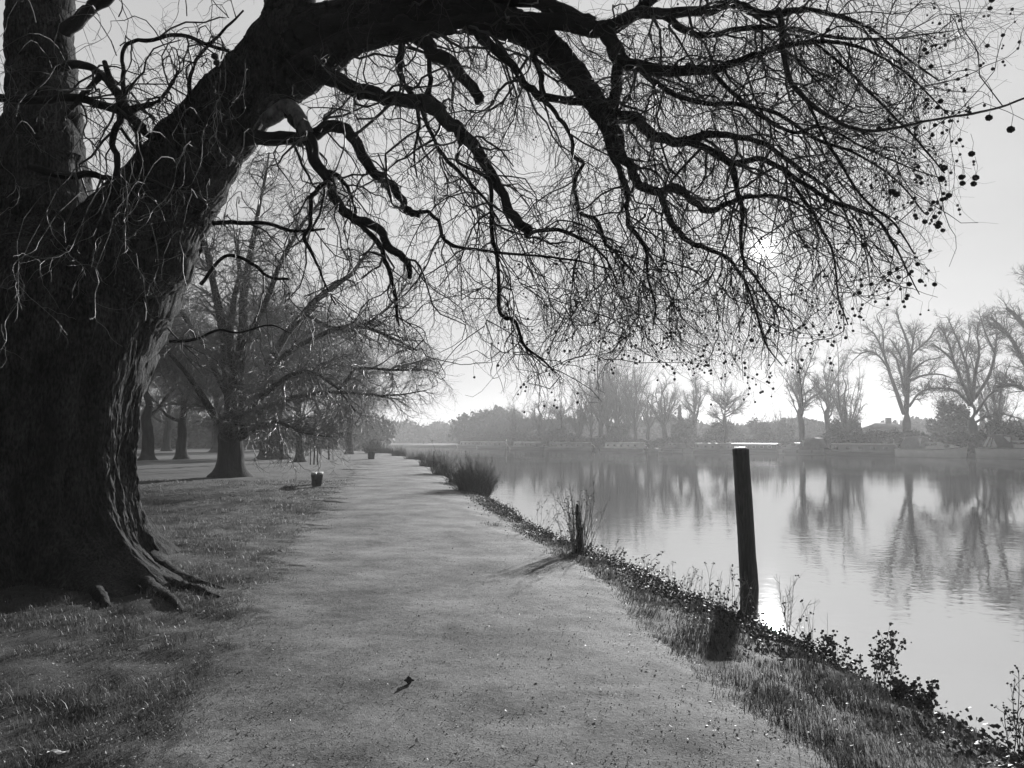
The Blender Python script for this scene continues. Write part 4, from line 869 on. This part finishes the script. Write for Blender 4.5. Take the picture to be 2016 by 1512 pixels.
def cruiser(label, px, L, off=-1.7, hm=M_hull2, stripe=False, canopy=True, flip=False, hf=1.0, white=M_cloth):
    x, y_ = bank_point(px, 0); nx, ny = math.sin(TAN), -math.cos(TAN); loc = (x+nx*off, y_+ny*off, WATER)
    r = empty('cabin_cruiser', loc, label, 'cabin cruiser', BG, TAN+(math.pi if flip else 0))
    W = 2.8; m, half, top, t = hull_mesh(L, W, hf, .38, .45, .06); m.build('hull', hm, r, smooth=False)
    m = MB(); xs = np.linspace(-L*.5, L*.5, 26)[:-1]; hw = np.interp(xs, t*L/2, half)
    for sy in (-1, 1): m.tubes(np.stack([xs, sy*hw*1.01, np.interp(xs, t*L/2, top)-.06], -1), np.full(len(xs), .05), 5)
    m.build('rubbing_strake', M_canvas, r)
    # cabin with raked windscreen
    a, b, c, e = -L*.12, L*.12, L*.22, L*.36; z0 = hf-.02; z1 = hf+.85; w = W*.40
    prof = [(a, z0), (a, z1), (b, z1), (c, z1-.32), (e, z0+.25), (e+.3, z0)]
    v = [(x_, -w*(1 if k_ in (0, 5) else .88), z_) for k_, (x_, z_) in enumerate(prof)]+[(x_, w*(1 if k_ in (0, 5) else .88), z_) for k_, (x_, z_) in enumerate(prof)]
    m = MB(); n = len(prof); m.add(v, [np.array([[k_, k_+1, n+k_+1, n+k_] for k_ in range(n-1)]), np.array([list(range(n))[::-1]]), np.array([list(range(n, 2*n))])]); m.build('cabin', hm, r)
    for sy in (-1, 1):
        for x0_, x1_, zz_ in ((a+.25, a+1.2, z1-.28), (a+1.35, b+.1, z1-.28), (c+.1, c+.7, z0+.35)):
            m = MB(); m.bar((x0_, sy*w*.93, zz_), (x1_, sy*w*.93, zz_-.0), .06, .28); m.build('window', M_glass, r)
    m = MB(); m.add([(b+.05, -w*.8, z1+.01), (b+.05, w*.8, z1+.01), (c, w*.8, z1-.28), (c, -w*.8, z1-.28)], np.array([[0, 1, 2, 3]])); m.build('windscreen', M_glass, r)
    if canopy:
        h2 = z1+.75; a0, a1 = -L*.42, -L*.10
        rib = []
        for xx, hh in ((a0, z0+.35), (a0+.5, h2-.1), ((a0+a1)/2, h2), (a1, h2-.12), (a1+.55, z1)):
            rib.append([(xx, -w*1.02, hf), (xx, -w*.95, hf+(hh-hf)*.7), (xx, -w*.6, hh), (xx, w*.6, hh), (xx, w*.95, hf+(hh-hf)*.7), (xx, w*1.02, hf)])
        V = np.array(rib); m = MB(); m.add(V.reshape(-1, 3), grid_faces(5, 6)); cn = m.build('canopy', M_canvas, r)
        for sy in (-1, 1):
            def q3(*pp, nm='canopy_window', mt=white):
                m = MB(); m.add([(p_[0], sy*(w*1.02-(p_[1]-hf)*.05)+sy*.03, p_[1]) for p_ in pp], np.array([list(range(len(pp)))])); m.build(nm, mt, cn)
            if stripe:
                q3((a0+.15, hf+.12), (a0+.5, hf+.12), (a0+.95, h2-.35), (a0+.75, h2-.28)); q3((a0+.7, hf+.12), (a0+.95, hf+.12), (a0+1.2, h2-.5), (a0+1.1, h2-.4))
                q3((a0+1.1, hf+.1), (a0+1.75, hf+.1), (a0+1.38, h2-.55), (a0+1.3, h2-.55)); q3((a1-.4, h2-.3), (a1+.3, h2-.35), (a1+.25, z1-.2), (a1, z1-.05))
            else:
                q3((a1-.3, h2-.35), (a1+.15, h2-.3), (a1-.1, hf+.3)); 
    m = MB()
    xs = np.linspace(L*.15, L*.48, 7)
    for sy in (-1, 1):
        hw = np.interp(xs, t*L/2, half)*.9; zt = np.interp(xs, t*L/2, top); m.tubes(np.stack([xs, sy*hw, zt+.45], -1), np.full(7, .018), 5)
        for k_ in range(0, 7, 2): m.tubes(np.array([[xs[k_], sy*hw[k_], zt[k_]-.05], [xs[k_], sy*hw[k_], zt[k_]+.45]]), np.array([.018, .018]), 5)
    m.build('bow_rail', M_metal, r)
    for k_ in range(3):
        m = MB(); xx = -L*.3+k_*L*.28; hw_ = float(np.interp(xx, t*L/2, half)); m.tubes(np.array([[xx, hw_+.1, hf-.15], [xx, hw_+.1, hf-.2], [xx, hw_+.1, hf-.6], [xx, hw_+.1, hf-.65]]), np.array([.03, .11, .11, .03]), 10, cap=True); m.build('fender', M_canvas, r)
    return r
cruiser('white cruiser with striped canvas canopy cut by the right edge of the photo', 2018, 9, stripe=True, hf=1.25, flip=True)
cruiser('pale cruiser with a white flap on its canopy, in front of the pollarded trees', 1845, 8.6, hf=1.05, flip=True)
narrowboat('long low narrowboat with pale portholes left of the pale cruiser', 1705, 12.5, nw=5)
cruiser('small pale cruiser moored close right of the river post', 1590, 8.5, canopy=True, hf=.85, hm=M_cabin)
narrowboat('narrowboat with bright roof edge passing behind the river post', 1490, 12, nw=6, cab=M_hull)
narrowboat('narrowboat with boxes piled on its roof left of the river post', 1418, 11, nw=5, extra='clutter')
cruiser('dark low cruiser below the spreading bare tree', 1345, 8.5, hm=M_cabin, hf=.75, canopy=False)
narrowboat('narrowboat with a pale square stern cabin below the dense tree group', 1238, 12.5, nw=5, cab=M_hull2)
narrowboat('long narrowboat with light roof left of the dense tree group', 1130, 16, nw=7)
narrowboat('distant narrowboat right of the slim light pole', 1050, 13, nw=5)
narrowboat('farthest but one narrowboat left of the slim light pole', 980, 13, nw=5)
narrowboat('farthest narrowboat at the tip of the far bank', 938, 13, nw=5, cab=M_cabin)
# slim pole with white lamp head in front of the far boats
x, y_ = bank_point(997, -6); lp = empty('marker_pole', (x, y_, WATER), 'slim pale marker pole standing in the water near the far boats', 'pole')
m = MB(); m.tubes(np.array([[0, 0, -.5], [0, 0, 1.9]]), np.array([.06, .05]), 8, cap=True); m.build('pole', M_metal, lp)
m = MB(); m.add(iv1*.16+[0, 0, 2.0], if1); m.build('globe', M_white, lp)

# ------------------------------------------------------------------ near things
# river post, slightly leaning, stepped top
pb = P(1476, 1172, 12.1); pt = P(1458, 884, 11.9)
rp = empty('mooring_post', pb, 'thick dark timber post leaning slightly left, standing in the shallows off the bank', 'post')
axis = pt-pb; rows = []; n = 34; S = 16
gp_ = np.random.default_rng(8)
for i in range(n):
    f = i/(n-1)*1.12-.12; c = axis*f; hw = .110+.014*(1-f); ring = []
    for k in range(S):
        a = k/S*2*math.pi+.5; cx_, sx_ = math.cos(a), math.sin(a); q = (abs(cx_)**4.5+abs(sx_)**4.5)**(-1/4.5)
        rr_ = hw*q*(1+.030*float(vnoise(k*.9, f*7))+.020*float(vnoise(k*2.9, f*33))); ring.append((c[0]+rr_*cx_, c[1]+rr_*sx_, c[2]))
    rows.append(ring)
V = np.array(rows); m = MB(); m.add(V.reshape(-1, 3), [grid_faces(n, S, True), np.arange(S)[None]+(n-1)*S]); m.build('shaft', M_wood, rp)
top = V[-1]; c = top.mean(0); m = MB(); lo = c+(top-c)*.78; lo[:, 2] -= .005; hi = lo.copy(); hi[:, 2] += .034; m.add(np.vstack([lo, hi]), [grid_faces(2, S, True), np.arange(S)[None]+S]); m.build('cap', M_pwood, rp)

# bench: two pale planks on splayed dark trestles, seen end on
bl = gloc(626, 957); bn_ = empty('plank_bench', bl, 'low backless bench with two pale planks on dark splayed supports beside the path', 'bench', rz=R(13))
for k, sx in enumerate((-.105, .105)):
    m = MB(); m.box(sx-.085, sx+.085, 0, 1.7, .38, .425); m.build('plank', M_pwood, bn_)
for yy_ in (.0, 1.5):
    m = MB(); v = np.array([(-.14, yy_, -.03), (.14, yy_, -.03), (.19, yy_, .379), (-.19, yy_, .379)]); v2 = v+[0, .16, 0]
    m.add(np.vstack([v, v2]), np.array([[0, 1, 2, 3], [7, 6, 5, 4], [0, 4, 5, 1], [1, 5, 6, 2], [2, 6, 7, 3], [3, 7, 4, 0]])); m.build('support', M_wood, bn_)

# thin iron post in the reeds
def stake(px, py, top, label, r=.035):
    loc = gloc(px, py); h = (py-top)/F*loc[1]; o = empty('marker_post', loc, label, 'post', 'thin posts along the bank')
    m = MB(); m.tubes(np.array([[0, 0, -.1], [0, 0, h*.5], [0, 0, h]]), np.array([r, r*.95, r*.9]), 10, cap=True); m.build('shaft', M_wood, o)
    m = MB(); m.tubes(np.array([[0, 0, h], [0, 0, h+.02]]), np.array([r*1.25, r*.7]), 10, cap=True); m.build('cap', M_wood, o)
stake(855, 922, 885, 'thin dark post rising from the reeds left of the tussock')
stake(773, 893, 882, 'tiny far post on the bank near the bend', .05)
# broken stump post wrapped in dry stems
loc = gloc(1139, 1072); o = empty('bank_stump', loc, 'old broken stake wrapped in dry stems on the bank', 'post')
m = MB(); pth = np.array([[0, 0, -.1], [.01, 0, .3], [-.02, 0, .55], [-.03, 0, .74]]); big_tube(m, catmull(pth, 5), np.linspace(.060, .018, 16), 12, .42, 14.); m.build('shaft', M_wood, o)

# ------------------------------------------------------------------ bank plants
def plant(name, label, px, py, h, spread, n, seed, heads=.5, leaves=0, lean=(0, 0), r=.003, curl=-.05, cat='plant', mat_=None, headr=.012, side=4):
    g_ = np.random.default_rng(seed); x, d = gp(px, py); z = float(H(x, d)); root = empty(name, (x, d, z), label, cat, 'dry plants along the near bank')
    s = np.column_stack([g_.normal(0, spread*.35, n), g_.normal(0, spread*.35, n), np.full(n, -.05)])
    dr = nrm(np.column_stack([s[:, 0]*1.2+lean[0]+g_.normal(0, .12, n), s[:, 1]*1.2+lean[1]+g_.normal(0, .12, n), np.ones(n)]))
    a, b = walk(s, dr, h*g_.uniform(.55, 1.08, n), r, r*.5, 8, .07, (0, 0, .03), (0, 0, curl), g_)
    s2, d2, p2, t2, k2 = spawn(a, b, n*side, .35, 1, (20, 60), g_); a2, b2_ = walk(s2, d2, h*g_.uniform(.06, .22, n*side), r*.5, r*.3, 4, .15, (0, 0, .05), None, g_)
    m = MB(); m.tubes(a, b, 4); m.tubes(a2, b2_, 3); m.build('stems', mat_ or M_dry, root, kind='stuff')
    if heads:
        e = np.concatenate([a[:, -1], a2[:, -1]]); e = e[g_.random(len(e)) < heads]; m = MB()
        for q in range(3):
            o_ = g_.normal(0, headr*.8, e.shape); rr_ = headr*g_.uniform(.4, 1., len(e)); V = iv_s[None]*rr_[:, None, None]+(e+o_)[:, None]; m.add(V.reshape(-1, 3), (if_s[None]+np.arange(len(e))[:, None, None]*len(iv_s)).reshape(-1, 3))
        m.build('seed_heads', mat_ or M_dry, root, kind='stuff')
    if leaves:
        al = np.concatenate([a.reshape(-1, 3), a2.reshape(-1, 3)]); c_ = al[g_.integers(0, len(al), leaves)]; m = MB(); leafcards(m, c_, .03, g_); m.build('leaves', M_leaf, root, kind='stuff')
    return root
iv_s, if_s = ico(1)
def leafcards(m, c, size, g_, up=0., aspect=.7):
    n = len(c); a = nrm(g_.normal(size=(n, 3))*[1, 1, .6]); nn = nrm(g_.normal(size=(n, 3))+[0, 0, up]); b = nrm(np.cross(a, nn)); s = size*g_.uniform(.5, 1.4, (n, 1))
    nn = np.cross(a, b)
    tip = c+a*s; base_ = c; l = c+a*s*.45+b*s*aspect*.5+nn*s*.14; r_ = c+a*s*.45-b*s*aspect*.5+nn*s*.14
    v = np.stack([base_, l, tip, r_], 1); i = np.arange(n)[:, None]*4
    m.add(v.reshape(-1, 3), np.concatenate([i+[[0, 1, 2]], i+[[0, 2, 3]]]))
plant('dry_weed', 'tall dry feathery stems tangled round the broken stake', 1140, 1070, 1.0, .24, 60, 1, heads=.25, leaves=320, r=.0045, headr=.008)
plant('dry_weed', 'sparse pale leaning stems left of the broken stake', 1062, 1030, .75, .2, 9, 2, heads=.5, lean=(.35, 0), r=.003, headr=.012)
plant('bramble', 'leafy arching bramble right of the broken stake', 1200, 1085, .42, .35, 14, 3, heads=0, leaves=160, lean=(.7, 0), r=.003, curl=-.12)
plant('dry_weed', 'short grassy weed between the bramble and the seedy stems', 1268, 1095, .32, .3, 22, 13, heads=.1, r=.002)
plant('dry_weed', 'cluster of seedy dry stems well left of the thick post', 1338, 1118, .42, .38, 30, 4, heads=.3, leaves=20, lean=(.15, 0), r=.0025, headr=.007)
plant('dry_weed', 'tall leafy dry stems close left of the thick post', 1420, 1150, .55, .3, 20, 5, heads=.4, leaves=110, lean=(.1, 0), r=.003, headr=.011)
plant('dry_weed', 'pale spiky dry stem close right of the thick post', 1528, 1190, .62, .16, 8, 6, heads=.05, side=12, r=.003)
plant('dry_weed', 'thin whippy stems right of the spiky one', 1592, 1215, .5, .16, 9, 7, heads=.1, r=.002)
plant('dry_weed', 'bunched round seed heads on stems before the pale water', 1618, 1235, .30, .18, 12, 8, heads=.95, lean=(.12, 0), r=.002, headr=.016)
plant('dock_weed', 'stout crusty seed spikes, left of the dark leafy clump', 1716, 1278, .42, .14, 9, 9, heads=1, side=10, r=.004, headr=.014)
plant('dock_weed', 'dark dense leafy clump at the bank edge', 1782, 1308, .26, .24, 16, 10, heads=1, side=9, leaves=220, r=.004, headr=.016)
plant('dry_weed', 'tall twisted dry stems at the right edge of the photo', 1972, 1400, .50, .1, 7, 11, heads=.8, side=10, lean=(.04, 0), r=.004, headr=.009)
plant('dry_weed', 'second twisted dry stems cut by the right edge', 2022, 1405, .46, .1, 7, 12, heads=.7, side=9, r=.004, headr=.009)

def tussock(label, px, py, w, h, n, seed, name='reed_tussock', mat_=None, bl=.011, cat='shrub', fan=.5):
    g_ = np.random.default_rng(seed); x, d = gp(px, py); z = float(H(x, d)); root = empty(name, (x, d, z), label, cat, 'reed clumps along the near bank')
    W = w/F*d/2; Hh = h/F*d
    rr_ = np.sqrt(g_.random(n))*W*.85; th = g_.uniform(0, 6.283, n); s = np.column_stack([rr_*np.cos(th), rr_*np.sin(th)*.8, np.full(n, -.1)])
    prof = 1.15-.5*(rr_/W)**2+.35*vnoise(s[:, 0]*4, s[:, 1]*4, seed)
    dr = nrm(np.column_stack([s[:, 0]/W*fan+g_.normal(0, .15, n), s[:, 1]/W*fan+g_.normal(0, .15, n), np.ones(n)]))
    a, b = walk(s, dr, Hh*prof*g_.uniform(.45, 1.3, n)**1.2, bl, bl*.3, 4, .1, (0, 0, 0), (0, 0, -.1), g_)
    m = MB(); m.tubes(a, b, 3); m.build('stems', mat_ or M_hedge, root, kind='stuff')
    s2, d2, p2, t2, k2 = spawn(a, b, n*2, .4, 1, (20, 60), g_); a2, b2_ = walk(s2, d2, Hh*g_.uniform(.05, .16, n*2), bl*.5, bl*.25, 3, .2, g=g_)
    m = MB(); m.tubes(a2, b2_, 3); c_ = a[:, 2:].reshape(-1, 3); leafcards(m, c_[g_.integers(0, len(c_), n)], .04, g_); m.build('leaves', mat_ or M_hedge, root, kind='stuff')
tussock('large dark rounded reed tussock on the bank', 936, 960, 62, 62, 1100, 1, bl=.007)
tussock('smaller dark tussock joined to the left of the large one', 905, 945, 38, 40, 420, 2, bl=.008)
tussock('tall feathery reeds right of the thin dark post', 872, 930, 42, 40, 340, 3, bl=.010, fan=.3)
tussock('feathery reed clump left of the thin dark post', 845, 915, 36, 26, 300, 4, bl=.012, fan=.3)
tussock('low reeds where the bank curves', 818, 903, 44, 14, 260, 5, bl=.014, fan=.3)
tussock('low far reeds near the bend of the bank', 786, 897, 30, 14, 400, 6, bl=.018, fan=.3)
tussock('round grey bush at the end of the path', 735, 892, 30, 24, 240, 7, bl=.02, fan=.6)
tussock('far bush left of the path end', 760, 892, 26, 12, 400, 8, bl=.02, fan=.6)
# litter bin / dark tub at the far path edge
loc = gloc(732, 904); o = empty('plant_tub', loc, 'small dark tub holding twigs at the far left path edge', 'tub')
m = MB(); m.tubes(np.array([[0, 0, -.05], [0, 0, 0], [0, 0, .55], [0, 0, .6]]), np.array([.2, .24, .30, .32]), 14, cap=True); m.build('tub_wall', M_wood, o)
gg = np.random.default_rng(4); s = np.column_stack([gg.normal(0, .1, 60), gg.normal(0, .1, 60), np.full(60, .5)]); a, b = walk(s, nrm(np.column_stack([gg.normal(0, .4, 60), gg.normal(0, .4, 60), np.ones(60)])), gg.uniform(.4, 1.3, 60), .012, .006, 5, .12, g=gg)
m = MB(); m.tubes(a, b, 3); m.build('twigs', M_lawntwig, o)

# ------------------------------------------------------------------ grass, ivy, litter (stuff)
def blades(name, label, X, Y, hgt, wid, g_, mat_, lean=.5):
    n = len(X); Zz = H(X, Y)-.004; a = g_.uniform(0, 6.283, n); w = wid*g_.uniform(.6, 1.4, n); h = hgt*g_.uniform(.45, 1.3, n)
    dx = np.cos(a)*w/2; dy = np.sin(a)*w/2; la = g_.uniform(0, 6.283, n); lx = np.cos(la)*h*lean*g_.random(n); ly = np.sin(la)*h*lean*g_.random(n)
    p = np.stack([X, Y, Zz], -1); b0 = p-np.stack([dx, dy, 0*dx], -1); b1 = p+np.stack([dx, dy, 0*dx], -1)
    mid = p+np.stack([lx*.35, ly*.35, h*.6], -1); m0 = mid-np.stack([dx*.6, dy*.6, 0*dx], -1); m1 = mid+np.stack([dx*.6, dy*.6, 0*dx], -1); tp = p+np.stack([lx, ly, h], -1)
    v = np.stack([b0, b1, m1, m0, tp], 1); i = np.arange(n)[:, None]*5; m = MB(); m.add(v.reshape(-1, 3), [i+[[0, 1, 2, 3]], i+[[3, 2, 4]]])
    m.build(name, mat_, label=label, kind='stuff', cat='grass')
def scatter(n, d0, d1, pxlo, pxhi, g_):
    """uniform on screen-ish: density falls with distance"""
    d = d0*(d1/d0)**g_.random(n); u = g_.uniform(pxlo, pxhi, n); return u*d, d
gg = np.random.default_rng(90)
X, Y = scatter(380000, 3., 30, -.72, .72, gg)
s_in = xb(Y)-X; lft = X < pl(Y)+.25*gg.normal(size=len(X)); rgt = (X > pr(Y)+.12*gg.normal(size=len(X))) & (s_in > -.25)
trk = np.hypot(X-TC[0], Y-TC[1]) > 1.15
clump = fbm(X*1.6, Y*1.6, 1.) + .6*vnoise(X*6, Y*6)
k = (lft & trk) & (gg.random(len(X)) < .9+.5*clump); 
blades('grass', 'short tufty winter grass left of the path', X[k], Y[k], .032*(1+.6*np.clip(clump[k], -1, 1.3))*(1+Y[k]*.02), .0032*(1+Y[k]*.10), gg, M_grass, .9)
k = rgt & (gg.random(len(X)) < .75+.4*clump)
blades('grass', 'rougher grass on the verge between path and river', X[k], Y[k], .034*(1+.6*np.clip(clump[k], -1, 1.3))*(1+Y[k]*.01), .0036*(1+Y[k]*.09), gg, M_grass, .9)
X, Y = scatter(170000, 2.9, 26, -.6, .45, gg); on = (X > pl(Y)-.1) & (X < pr(Y)+.1); edge_ = np.minimum(X-pl(Y), pr(Y)-X); k = on & (gg.random(len(X)) < .38+.6*np.exp(-np.maximum(edge_, 0)/.45)+.35*fbm(X*1.2, Y*1.2, 4.))
blades('grass', 'very short worn grass growing through the path', X[k], Y[k], .011*(1+Y[k]*.03), .0028*(1+Y[k]*.11), gg, M_grass, 1.3)
X, Y = scatter(60000, 2.9, 16, -.6, .5, gg); k = (X > pl(Y)-1.) & (X < pr(Y)+.1); X = X[k]; Y = Y[k]
m = MB(); leafcards(m, np.stack([X, Y, H(X, Y)+.012+.004*gg.random(len(X))], -1), .0075, gg, up=1.2, aspect=.9); m.build('grit', M_litter, label='fine grit and crumbled leaf strewn over the path', kind='stuff', cat='grit')
# taller clumps
X = []; Y = []
for q in range(150):
    d = 3.2*(26/3.2)**gg.random(); side_ = gg.random() < .45
    cx_ = (pr(d)+xb(d))/2+gg.normal(0, .35) if side_ else pl(d)-abs(gg.normal(0, 1.6))-.2
    if np.hypot(cx_-TC[0], d-TC[1]) < 1.5: continue
    n = 70; X.append(cx_+gg.normal(0, .07+.004*d, n)); Y.append(d+gg.normal(0, .07+.004*d, n))
X = np.concatenate(X); Y = np.concatenate(Y); k = xb(Y)-X > -.2
blades('grass', 'taller tufts of rank grass on both verges', X[k], Y[k], .085, .0045*(1+Y[k]*.06), gg, M_grass, 1.)
# reeds / fringe right at the edge
# ivy ground cover along the bank lip
n = 36000; Y = 4.0*(30/4.0)**gg.random(n); s_ = gg.normal(.12, .34, n)+.18*vnoise(Y*1.1, 2.); dens = np.clip(.12+.75*vnoise(Y*1.3, 5.)+.75*np.clip((Y-5.5)/2.5, 0, 1), .03, 1.2); k = (s_ > -.5) & (s_ < 1.3) & (gg.random(n) < dens)
Y = Y[k]; s_ = s_[k]; X = xb(Y)-s_; hh = np.abs(gg.normal(0, .055, len(Y)))*np.clip(1+.8*vnoise(Y*2.3, 8.), .2, 2)
m = MB(); leafcards(m, np.stack([X, Y, H(X, Y)+hh], -1), .030, gg, up=.7, aspect=.9); m.build('ivy', M_leaf, label='glossy dark ivy and dock leaves hanging over the bank lip', kind='stuff', cat='ivy')
# fallen leaves, bark flakes
X, Y = scatter(5200, 2.8, 30, -.7, .7, gg); s_in = xb(Y)-X; k = (s_in > 0) & (np.hypot(X-TC[0], Y-TC[1]) > 1.3) & ((X > pr(Y)-.5) | (X < pl(Y)+.6) | (gg.random(len(X)) < .30)); X = X[k]; Y = Y[k]
m = MB(); leafcards(m, np.stack([X, Y, H(X, Y)+.016+.012*gg.random(len(X))], -1), .022, gg, up=2.5, aspect=.6); m.build('leaf_litter', M_litter, label='scattered dead leaves and bark flakes on path and turf', kind='stuff', cat='leaf litter')
X, Y = scatter(700, 2.8, 22, -.7, .5, gg); k = (xb(Y)-X > .1) & (np.hypot(X-TC[0], Y-TC[1]) > 1.3); X = X[k]; Y = Y[k]
m = MB(); leafcards(m, np.stack([X, Y, H(X, Y)+.022], -1), .014, gg, up=1.0, aspect=.35); m.build('bark_chips', M_chip, label='tiny pale bark chips dotted over the ground', kind='stuff', cat='bark chips')
# a few separate bits one can point to
def stick(px, py, L, ang, label, r=.005, mt=None, bend=.1):
    x, d = gp(px, py); z = float(H(x, d))+.03; n = 6; f = np.linspace(-.5, .5, n); p = np.stack([f*L*math.cos(ang), f*L*math.sin(ang), .02+.01*np.sin(f*5)+bend*L*f*f], -1)
    m = MB(); m.tubes(p, np.linspace(r, r*.6, n), 6, cap=True); o = m.build('fallen_stick', mt or M_chip, label=label, cat='stick', group='bits of fallen wood'); o.location = (x, d, z)
stick(303, 1257, .18, .6, 'pale bent stick on the dark grass below the great tree')
stick(408, 1208, .06, 1.1, 'tiny curved pale twig near the root tips')
stick(292, 1402, .06, .7, 'short straight pale twig in the lower left grass')
x, d = gp(142, 1477); m = MB(); gq = np.random.default_rng(3)
V = np.array([[(i/7-.5)*.10, (j/3-.5)*.028+.006*math.sin(i*.9), .006*math.sin(i*1.1+j*2)+.012] for i in range(8) for j in range(4)])
m.add(V, grid_faces(8, 4)); o = m.build('bark_scrap', M_white, label='crumpled whitish bark scrap in the lower left corner', cat='bark scrap'); o.location = (x, d, float(H(x, d))+.035)
x, d = gp(810, 1336); o = empty('fallen_leaf', (x, d, float(H(x, d))+.01), 'dark curled leaf standing on the middle of the path', 'leaf')
m = MB(); V = []
for i in range(9):
    t = i/8; w = .028*math.sin(math.pi*min(1, t*1.05+.02))**.7*(1+.35*math.cos(t*14)); V += [(-w, .006*math.cos(t*3), t*.055), (0, -.008*t, t*.05+.002), (w, .010*math.sin(t*4), t*.052)]
m.add(V, grid_faces(9, 3)); m.build('blade', M_leaf, o)
m = MB(); m.tubes(np.array([[0, 0, .04], [.004, -.002, .06], [.008, -.004, .08]]), np.array([.0016, .0013, .001]), 5); m.build('stalk', M_dry, o)

# ------------------------------------------------------------------ haze
HZ = 0.0011
hm = bpy.data.materials.new('river_haze'); hm.use_nodes = True; N = hm.node_tree.nodes; N.remove(N['Principled BSDF'])
pv = N.new('ShaderNodeVolumePrincipled'); pv.inputs['Color'].default_value = (.46, .46, .46, 1); pv.inputs['Density'].default_value = HZ; pv.inputs['Anisotropy'].default_value = .45
hm.node_tree.links.new(pv.outputs[0], N['Material Output'].inputs['Volume'])
m = MB(); m.box(-1210, 1210, -40, 1210, -3.2, 26); m.build('haze', hm, kind='stuff', label='thin winter river haze', cat='haze')

# ------------------------------------------------------------------ light
w = bpy.data.worlds.new('World'); sc.world = w; w.use_nodes = True; nt = w.node_tree; N = nt.nodes; L = nt.links; N.clear()
sky = N.new('ShaderNodeTexSky'); sky.sky_type = 'NISHITA'; sky.sun_disc = False; sky.sun_elevation = SUN_EL; sky.sun_rotation = SUN_AZ; sky.dust_density = 4; sky.air_density = 1; sky.ozone_density = 1
bw = N.new('ShaderNodeRGBToBW'); L.new(sky.outputs[0], bw.inputs[0])
# soft shoulder: the hazy winter sky stays even around the veiled sun and falls off behind the camera
pa = N.new('ShaderNodeMath'); pa.operation = 'ADD'; pa.inputs[1].default_value = .5; L.new(bw.outputs[0], pa.inputs[0])
pd = N.new('ShaderNodeMath'); pd.operation = 'DIVIDE'; L.new(bw.outputs[0], pd.inputs[0]); L.new(pa.outputs[0], pd.inputs[1])
pw = N.new('ShaderNodeMath'); pw.operation = 'MULTIPLY'; pw.inputs[1].default_value = 2.74; L.new(pd.outputs[0], pw.inputs[0])
# faint cirrus unevenness and the hazy sun's aureole
tc = N.new('ShaderNodeTexCoord'); ns = N.new('ShaderNodeTexNoise'); ns.inputs['Scale'].default_value = 2.2; ns.inputs['Detail'].default_value = 5; mp = N.new('ShaderNodeMapping'); mp.inputs['Scale'].default_value = (1, 1, 3)
L.new(tc.outputs['Generated'], mp.inputs[0]); L.new(mp.outputs[0], ns.inputs['Vector'])
mr = N.new('ShaderNodeMapRange'); mr.inputs['From Min'].default_value = .3; mr.inputs['From Max'].default_value = .7; mr.inputs['To Min'].default_value = .93; mr.inputs['To Max'].default_value = 1.07; L.new(ns.outputs[0], mr.inputs[0])
mul = N.new('ShaderNodeMath'); mul.operation = 'MULTIPLY'; L.new(pw.outputs[0], mul.inputs[0]); L.new(mr.outputs[0], mul.inputs[1])
nv = N.new('ShaderNodeVectorMath'); nv.operation = 'NORMALIZE'; L.new(tc.outputs['Generated'], nv.inputs[0])
dt = N.new('ShaderNodeVectorMath'); dt.operation = 'DOT_PRODUCT'; dt.inputs[1].default_value = tuple(sd); L.new(nv.outputs[0], dt.inputs[0])
ac = N.new('ShaderNodeMath'); ac.operation = 'ARCCOSINE'; L.new(dt.outputs['Value'], ac.inputs[0])
def expo(k, amp):
    a = N.new('ShaderNodeMath'); a.operation = 'MULTIPLY'; a.inputs[1].default_value = -1/R(k); L.new(ac.outputs[0], a.inputs[0])
    e = N.new('ShaderNodeMath'); e.operation = 'EXPONENT'; L.new(a.outputs[0], e.inputs[0])
    q = N.new('ShaderNodeMath'); q.operation = 'MULTIPLY'; q.inputs[1].default_value = amp; L.new(e.outputs[0], q.inputs[0]); return q.outputs[0]
def add(a, b): q = N.new('ShaderNodeMath'); q.operation = 'ADD'; L.new(a, q.inputs[0]); L.new(b, q.inputs[1]); return q.outputs[0]
vr = N.new('ShaderNodeMapRange'); vr.interpolation_type = 'SMOOTHSTEP'; vr.inputs['From Min'].default_value = R(58); vr.inputs['From Max'].default_value = R(105); vr.inputs['To Min'].default_value = 1.; vr.inputs['To Max'].default_value = .30; L.new(ac.outputs[0], vr.inputs['Value'])
veil = N.new('ShaderNodeMath'); veil.operation = 'MULTIPLY'; L.new(mul.outputs[0], veil.inputs[0]); L.new(vr.outputs[0], veil.inputs[1])   # clearer, darker sky away from the sun
tot = add(add(veil.outputs[0], expo(.27, 60.)), expo(3., .55))
bg = N.new('ShaderNodeBackground'); bg.inputs['Strength'].default_value = .1; L.new(tot, bg.inputs['Color']); wo = N.new('ShaderNodeOutputWorld'); L.new(bg.outputs[0], wo.inputs['Surface'])
sl = bpy.data.lights.new('sun', 'SUN'); sl.energy = 4.5; sl.angle = R(.9); sl.color = (1, 1, 1); so = bpy.data.objects.new('sun', sl); col.objects.link(so)
so.rotation_euler = Vector(tuple(-sd)).to_track_quat('-Z', 'Y').to_euler(); so.location = (20, 60, 40)

sc.view_settings.view_transform = 'Standard'; sc.view_settings.look = 'None'; sc.view_settings.gamma = 1; sc.view_settings.use_curve_mapping = False
sc.view_settings.exposure = 1.3
sc.cycles.max_bounces = 6; sc.cycles.diffuse_bounces = 2; sc.cycles.glossy_bounces = 3; sc.cycles.transmission_bounces = 3; sc.cycles.volume_bounces = 1; sc.cycles.transparent_max_bounces = 8
sc.cycles.sample_clamp_indirect = 4
